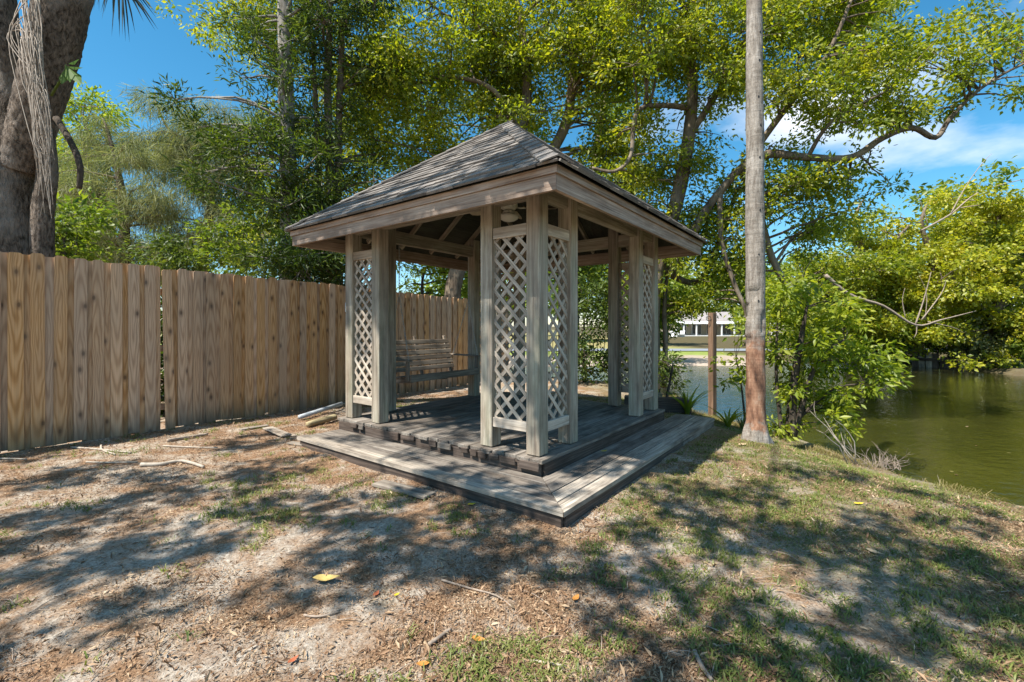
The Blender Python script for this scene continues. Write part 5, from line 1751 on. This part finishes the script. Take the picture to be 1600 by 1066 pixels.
# dry leaf flakes and needles, joined
x, y = patches(900000, 6.8, (1.5, 9.5), 1.5)
dn = fbm(x * 1.2, y * 1.2, 4, 21)
rx, ry = x - GO.x, y - GO.y
u_ = rx * D1.x + ry * D1.y
nearf = np.exp(-np.maximum(5.3 - u_, 0) / .7)
keep = on_yard(x, y) & (rng.uniform(0, 1, len(x)) < np.clip((dn - .36) * 3.0, .10, .6) + nearf * .8)
x, y = x[keep], y[keep]
z = ground_z(x, y) + rng.uniform(.001, .012, len(x))
n = len(x)
Ls = np.where(rng.uniform(0, 1, n) < .9, rng.uniform(.009, .022, n), rng.uniform(.022, .045, n))
Pn = np.stack([x, y, z], 1)
me = leaf_mesh('leaf_litter', Pn, Ls, .26, 1.5, -.05, None, .10)
tag(link('leaf_litter', me, M['litter']), kind='stuff')
# thin twigs among it
mb = MB()
xs, ys = patches(700, 6.5, (1.5, 8.5), 1.3)
ok = on_yard(xs, ys, .05)
for xx, yy in zip(xs[ok], ys[ok]):
    a = random.uniform(0, 6.28); L_ = random.uniform(.05, .22)
    z0 = gz(xx, yy) + .008
    x1, y1 = xx + math.cos(a) * L_, yy + math.sin(a) * L_
    mb.tube([(xx, yy, z0), ((xx + x1) / 2 + random.uniform(-.01, .01), (yy + y1) / 2 + random.uniform(-.01, .01), z0 + .01), (x1, y1, gz(x1, y1) + .006)], [.0025, .002, .001], 3, 0, False)
tag(mb.build('twig_litter', M['dead_stick']), kind='stuff')


# grass: tufts of short blades
def grass(name, cx_, cy_, nb_, spread, L0, L1, wdt, lean):
    n = len(cx_) * nb_
    X = np.repeat(cx_, nb_) + rng.normal(size=n) * np.repeat(spread, nb_)
    Y = np.repeat(cy_, nb_) + rng.normal(size=n) * np.repeat(spread, nb_)
    k = on_yard(X, Y, .03)
    X, Y = X[k], Y[k]
    n = len(X)
    Z = ground_z(X, Y) - .004
    a = rng.uniform(0, 2 * np.pi, n)
    L_ = rng.uniform(L0, L1, n)
    ln = rng.uniform(lean[0], lean[1], n)
    d = np.stack([np.cos(a), np.sin(a), np.zeros(n)], 1)
    s_ = np.stack([-np.sin(a), np.cos(a), np.zeros(n)], 1) * (wdt * rng.uniform(.6, 1.3, n))[:, None] * .5
    p0 = np.stack([X, Y, Z], 1)
    zup = np.array([0, 0, 1.0])
    p1 = p0 + d * (L_ * ln * .45)[:, None] + zup * (L_ * .55)[:, None]
    p2 = p0 + d * (L_ * ln)[:, None] + zup * (L_ * np.clip(.95 - ln * .55, .15, 1))[:, None]
    V = np.stack([p0 - s_, p0 + s_, p1 + s_ * .8, p1 - s_ * .8, p2], 1).reshape(-1, 3)
    b_ = np.arange(n)[:, None] * 5
    T = np.concatenate([b_ + [[0, 1, 2]], b_ + [[0, 2, 3]], b_ + [[3, 2, 4]]], 1).reshape(-1, 3)
    tag(link(name, np_mesh(name, V, T), M['grass']), kind='stuff')


x, y = patches(16000, 6.6, (1.5, 9.0), 1.3)
gden = fbm(x * 1.1 + 7, y * 1.1, 3, 33) * .5 + fbm(x * 4.2, y * 4.2, 3, 35) * .5 + np.clip(x * .022, -.05, .07)
k = on_yard(x, y, .05) & (gden > .465 + rng.uniform(0, .12, len(x)))
x, y = x[k], y[k]
grass('grass_tufts', x, y, 11, rng.uniform(.012, .04, len(x)), .02, .065, .006, (.5, 1.6))
# thicker thin-bladed cover on the pond side
x, y = patches(26000, 6.6, (2.2, 9.5), 1.1)
gden = fbm(x * .9 + 2, y * .9 + 9, 3, 44) * .5 + fbm(x * 3.7 + 2, y * 3.7 + 9, 3, 47) * .5 + np.clip((x - .6) * .06, -.25, .12)
k = on_yard(x, y, .05) & (gden > .525 + rng.uniform(0, .12, len(x)))
x, y = x[k], y[k]
grass('lawn_grass', x, y, 9, rng.uniform(.02, .06, len(x)), .015, .04, .004, (.6, 1.7))


# rank dry grass along the lip of the bank, roots and dead stalks in it
ex, ey = [], []
for i in range(1, 10):
    (x0_, y0_), (x1_, y1_) = EDGE[i], EDGE[i + 1]
    m_ = int(math.hypot(x1_ - x0_, y1_ - y0_) * 90)
    tt_ = rng.uniform(0, 1, m_)
    ex.append(x0_ + (x1_ - x0_) * tt_ + rng.normal(size=m_) * .10 - .10); ey.append(y0_ + (y1_ - y0_) * tt_ + rng.normal(size=m_) * .10)
ex, ey = np.concatenate(ex), np.concatenate(ey)
k = fbm(ex * 2.3, ey * 2.3, 3, 61) > .50
M['bank_grass'] = leaf_mat('dry_bank_grass', [(.06, .075, .02), (.13, .14, .035), (.26, .21, .09), (.33, .25, .14)], .3, patch=1.5)
_keep_g = M['grass']; M['grass'] = M['bank_grass']
grass('bank_grass', ex[k], ey[k], 12, np.full(int(k.sum()), .05), .03, .15, .005, (.5, 2.0))
M['grass'] = _keep_g
n = 420
fx, fy = rng.uniform(3, 26, n), rng.uniform(2, 27, n)
kk = (lake_sd(fx, fy) < -.25) & (fbm(fx * .35, fy * .35, 3, 71) > .5)
fx, fy = fx[kk], fy[kk]
me = leaf_mesh('floating_leaves', np.stack([fx, fy, np.full(len(fx), ZW + .006)], 1), rng.uniform(.03, .09, len(fx)), .6, 30, 0, None, .02)
tag(link('floating_leaves', me, M['litter']), kind='stuff')


# broad-bladed single tufts that stand out
for (px, py, lab) in [(545, 880, None), (170, 915, None), (450, 1000, None)]:
    pass

# ------------------------------------------------------------------ loose things on the ground
def lay_board(name, label, cat, p0, p1, w, t_, mat, lift=.012, roll=0.0):
    a, b_ = Vector(p0), Vector(p1)
    mid = (a + b_) / 2
    root = board(name, None, mat, (a.x, a.y, gz(a.x, a.y) + lift), (b_.x, b_.y, gz(b_.x, b_.y) + lift), w, t_, (0, roll, 1), .004)
    tag(root, label, cat)
    return root


lay_board('plank', 'short flat grey plank with a rusty stain lying on the grass before the step', 'plank', gpt(590, 757), gpt(672, 778), .145, .022, M['step_wood'], .02)
# pipe, log, broken boards, sticks near the left end of the step
a, e = gpt(468, 657), gpt(534, 640)
mb = MB(); mb.tube([Vector((a.x, a.y, .05)), Vector((e.x, e.y, .10))], .034, 14); tag(mb.build('drain_pipe', M['pvc'], smooth=True), 'grey plastic drain pipe lying between the fence and the gazebo corner', 'pipe')
a, e = gpt(480, 668), gpt(524, 657)
mb = MB(); Q, R = smooth_path([(Vector((a.x, a.y, .04)), .036), (a.lerp(e, .4) + Vector((0, 0, .045)), .048), (a.lerp(e, .75) + Vector((0, 0, .05)), .046), (Vector((e.x, e.y, .055)), .04)], 4); mb.tube(Q, R, 12, .05)
tag(mb.build('log', M['log'], smooth=True), 'short pale yellow log lying at the left end of the step', 'log')
lay_board('broken_board', 'broken grey board end on the litter left of the step', 'board', gpt(418, 673), gpt(448, 684), .13, .02, M['step_wood'], .03)
lay_board('broken_board', 'bleached split board in front of the left end of the step', 'board', gpt(452, 694), gpt(487, 698), .09, .018, M['step_wood'], .02)
lay_board('broken_board', 'thin grey board lying along the fence foot left of the step', 'board', gpt(375, 674), gpt(418, 667), .08, .02, M['step_wood'], .03)


def stick(label, pts, r, mat='dead_stick'):
    P3 = []
    for i, (px, py) in enumerate(pts):
        g_ = gpt(px, py)
        P3.append((Vector((g_.x, g_.y, gz(g_.x, g_.y) + r * .8 + random.uniform(0, .01))), r * (1 - .5 * i / len(pts))))
    Q, R = smooth_path(P3, 4)
    mb = MB(); mb.tube(Q, R, 7, .08)
    tag(mb.build('stick', M[mat], smooth=True), label, 'stick')


stick('long pale stick lying along the fence foot at the left', [(112, 701), (150, 703), (205, 708)], .013, 'bleached')
stick('hooked grey stick in the litter by the fence', [(158, 697), (160, 705), (180, 712)], .012, 'bleached')
stick('straight thin stick on the dark litter left of the palm frond stalk', [(135, 725), (175, 726), (215, 726)], .010, 'bleached')
stick('thick curved frond stalk lying on the dirt before the fence', [(220, 733), (250, 731), (285, 726), (318, 733)], .022, 'bleached')
stick('stout brown stick on the pale litter below the loose picket', [(262, 692), (290, 686), (325, 680)], .024)
stick('long thin stick across the litter below the fence', [(255, 697), (300, 699), (340, 700)], .010, 'bleached')
stick('thin stick poking from the left frame edge by the fence', [(-20, 718), (15, 720), (42, 720)], .010, 'bleached')
stick('pale stick lying just in front of the left half of the step', [(648, 751), (680, 757), (702, 763)], .010, 'bleached')
stick('long curved dry stick on the sand in the lower middle', [(690, 908), (735, 920), (775, 935), (802, 955)], .006)
stick('short split stick on the litter in the lower middle', [(670, 1013), (690, 1000), (704, 988)], .010)
stick('thin pale stick at the bottom right of the centre', [(818, 1031), (850, 1035), (884, 1040)], .006, 'bleached')
stick('dark stick lying slantwise on the sand at the lower right', [(1168, 958), (1190, 972), (1206, 985)], .006)
stick('thick grey stick in the shade at the bottom right', [(1085, 1022), (1098, 1045), (1112, 1066)], .011)
stick('thin grey stick on the litter at the lower left of centre', [(475, 966), (500, 970), (530, 962)], .006)


def leaf_thing(label, px, py, size, col, rot, curl=.3, z=0.0, elong=.45):
    mt = M.get(col)
    g_ = gpt(px, py, z)
    n = 8
    top, bot, mid = [], [], []
    for i in range(n + 1):
        t_ = i / n
        w_ = size * elong * math.sin(math.pi * t_ ** .8) * .5 + .0008
        x_ = (t_ - .5) * size
        zc = curl * size * (t_ - .5) ** 2 + random.uniform(-.02, .02) * size
        top.append((x_, w_, zc + w_ * curl * .8)); bot.append((x_, -w_, zc + w_ * curl * .8)); mid.append((x_, 0, zc))
    mb = MB()
    mb.add(top + mid + bot, [(i, i + 1, n + 1 + i + 1, n + 1 + i) for i in range(n)] + [(n + 1 + i, n + 2 + i, 2 * (n + 1) + i + 1, 2 * (n + 1) + i) for i in range(n)])
    zz = (gz(g_.x, g_.y) if z == 0 else z) + .012
    o = mb.build('fallen_leaf', mt, smooth=True, M=Matrix.Translation((g_.x, g_.y, zz)) @ Matrix.Rotation(rot, 4, 'Z'))
    tag(o, label, 'leaf')


M['leaf_y'] = plain_mat('dry_yellow_leaf', (.52, .38, .13), .6, .25, 40)
M['leaf_yb'] = plain_mat('bright_yellow_leaf', (.62, .45, .03), .5, .2, 40)
M['leaf_o'] = plain_mat('orange_leaf', (.50, .22, .05), .6, .25, 40)
M['leaf_r'] = plain_mat('rusty_leaf', (.38, .11, .05), .6, .25, 40)
M['leaf_t'] = plain_mat('tan_leaf', (.48, .36, .22), .7, .25, 40)
leaf_thing('large curled pale yellow leaf on the sand in the lower left middle', 510, 913, .145, 'leaf_y', .15, .5)
leaf_thing('bright yellow leaf on the grass right of the palm shadow', 1342, 787, .085, 'leaf_yb', .1, .2)
leaf_thing('tan leaf on the shaded grass at the lower right', 1366, 866, .09, 'leaf_t', -.9, .4)
leaf_thing('orange yellow leaf on the dirt in front of the step', 737, 789, .07, 'leaf_yb', .4, .4)
leaf_thing('rusty red leaf upright on the litter in the lower middle', 588, 930, .055, 'leaf_r', 1.4, .3)
leaf_thing('small yellow leaf beside the rusty red one', 620, 932, .035, 'leaf_yb', .9, .3)
leaf_thing('orange leaf near the bottom edge in the middle', 662, 1043, .06, 'leaf_o', .2, .5)
leaf_thing('rusty leaf near the bottom edge left of centre', 458, 1038, .05, 'leaf_r', 1.1, .4)
leaf_thing('dry orange leaf under the weed in the lower middle', 748, 1005, .07, 'leaf_o', -.3, .5)
leaf_thing('pale tan leaf lying at the left of the palm foot', 1160, 697, .16, 'leaf_t', .6, .2)
leaf_thing('tan and orange leaf on the sand right of the middle', 900, 936, .065, 'leaf_o', 1.0, .4)
leaf_thing('yellow leaf lying on the right side of the step', 944, 707, .085, 'leaf_yb', .5, .3, ZS + .004)
leaf_thing('small yellow leaf standing on the step below the near lattice', 742, 711, .07, 'leaf_yb', 1.3, .4, ZS + .004)
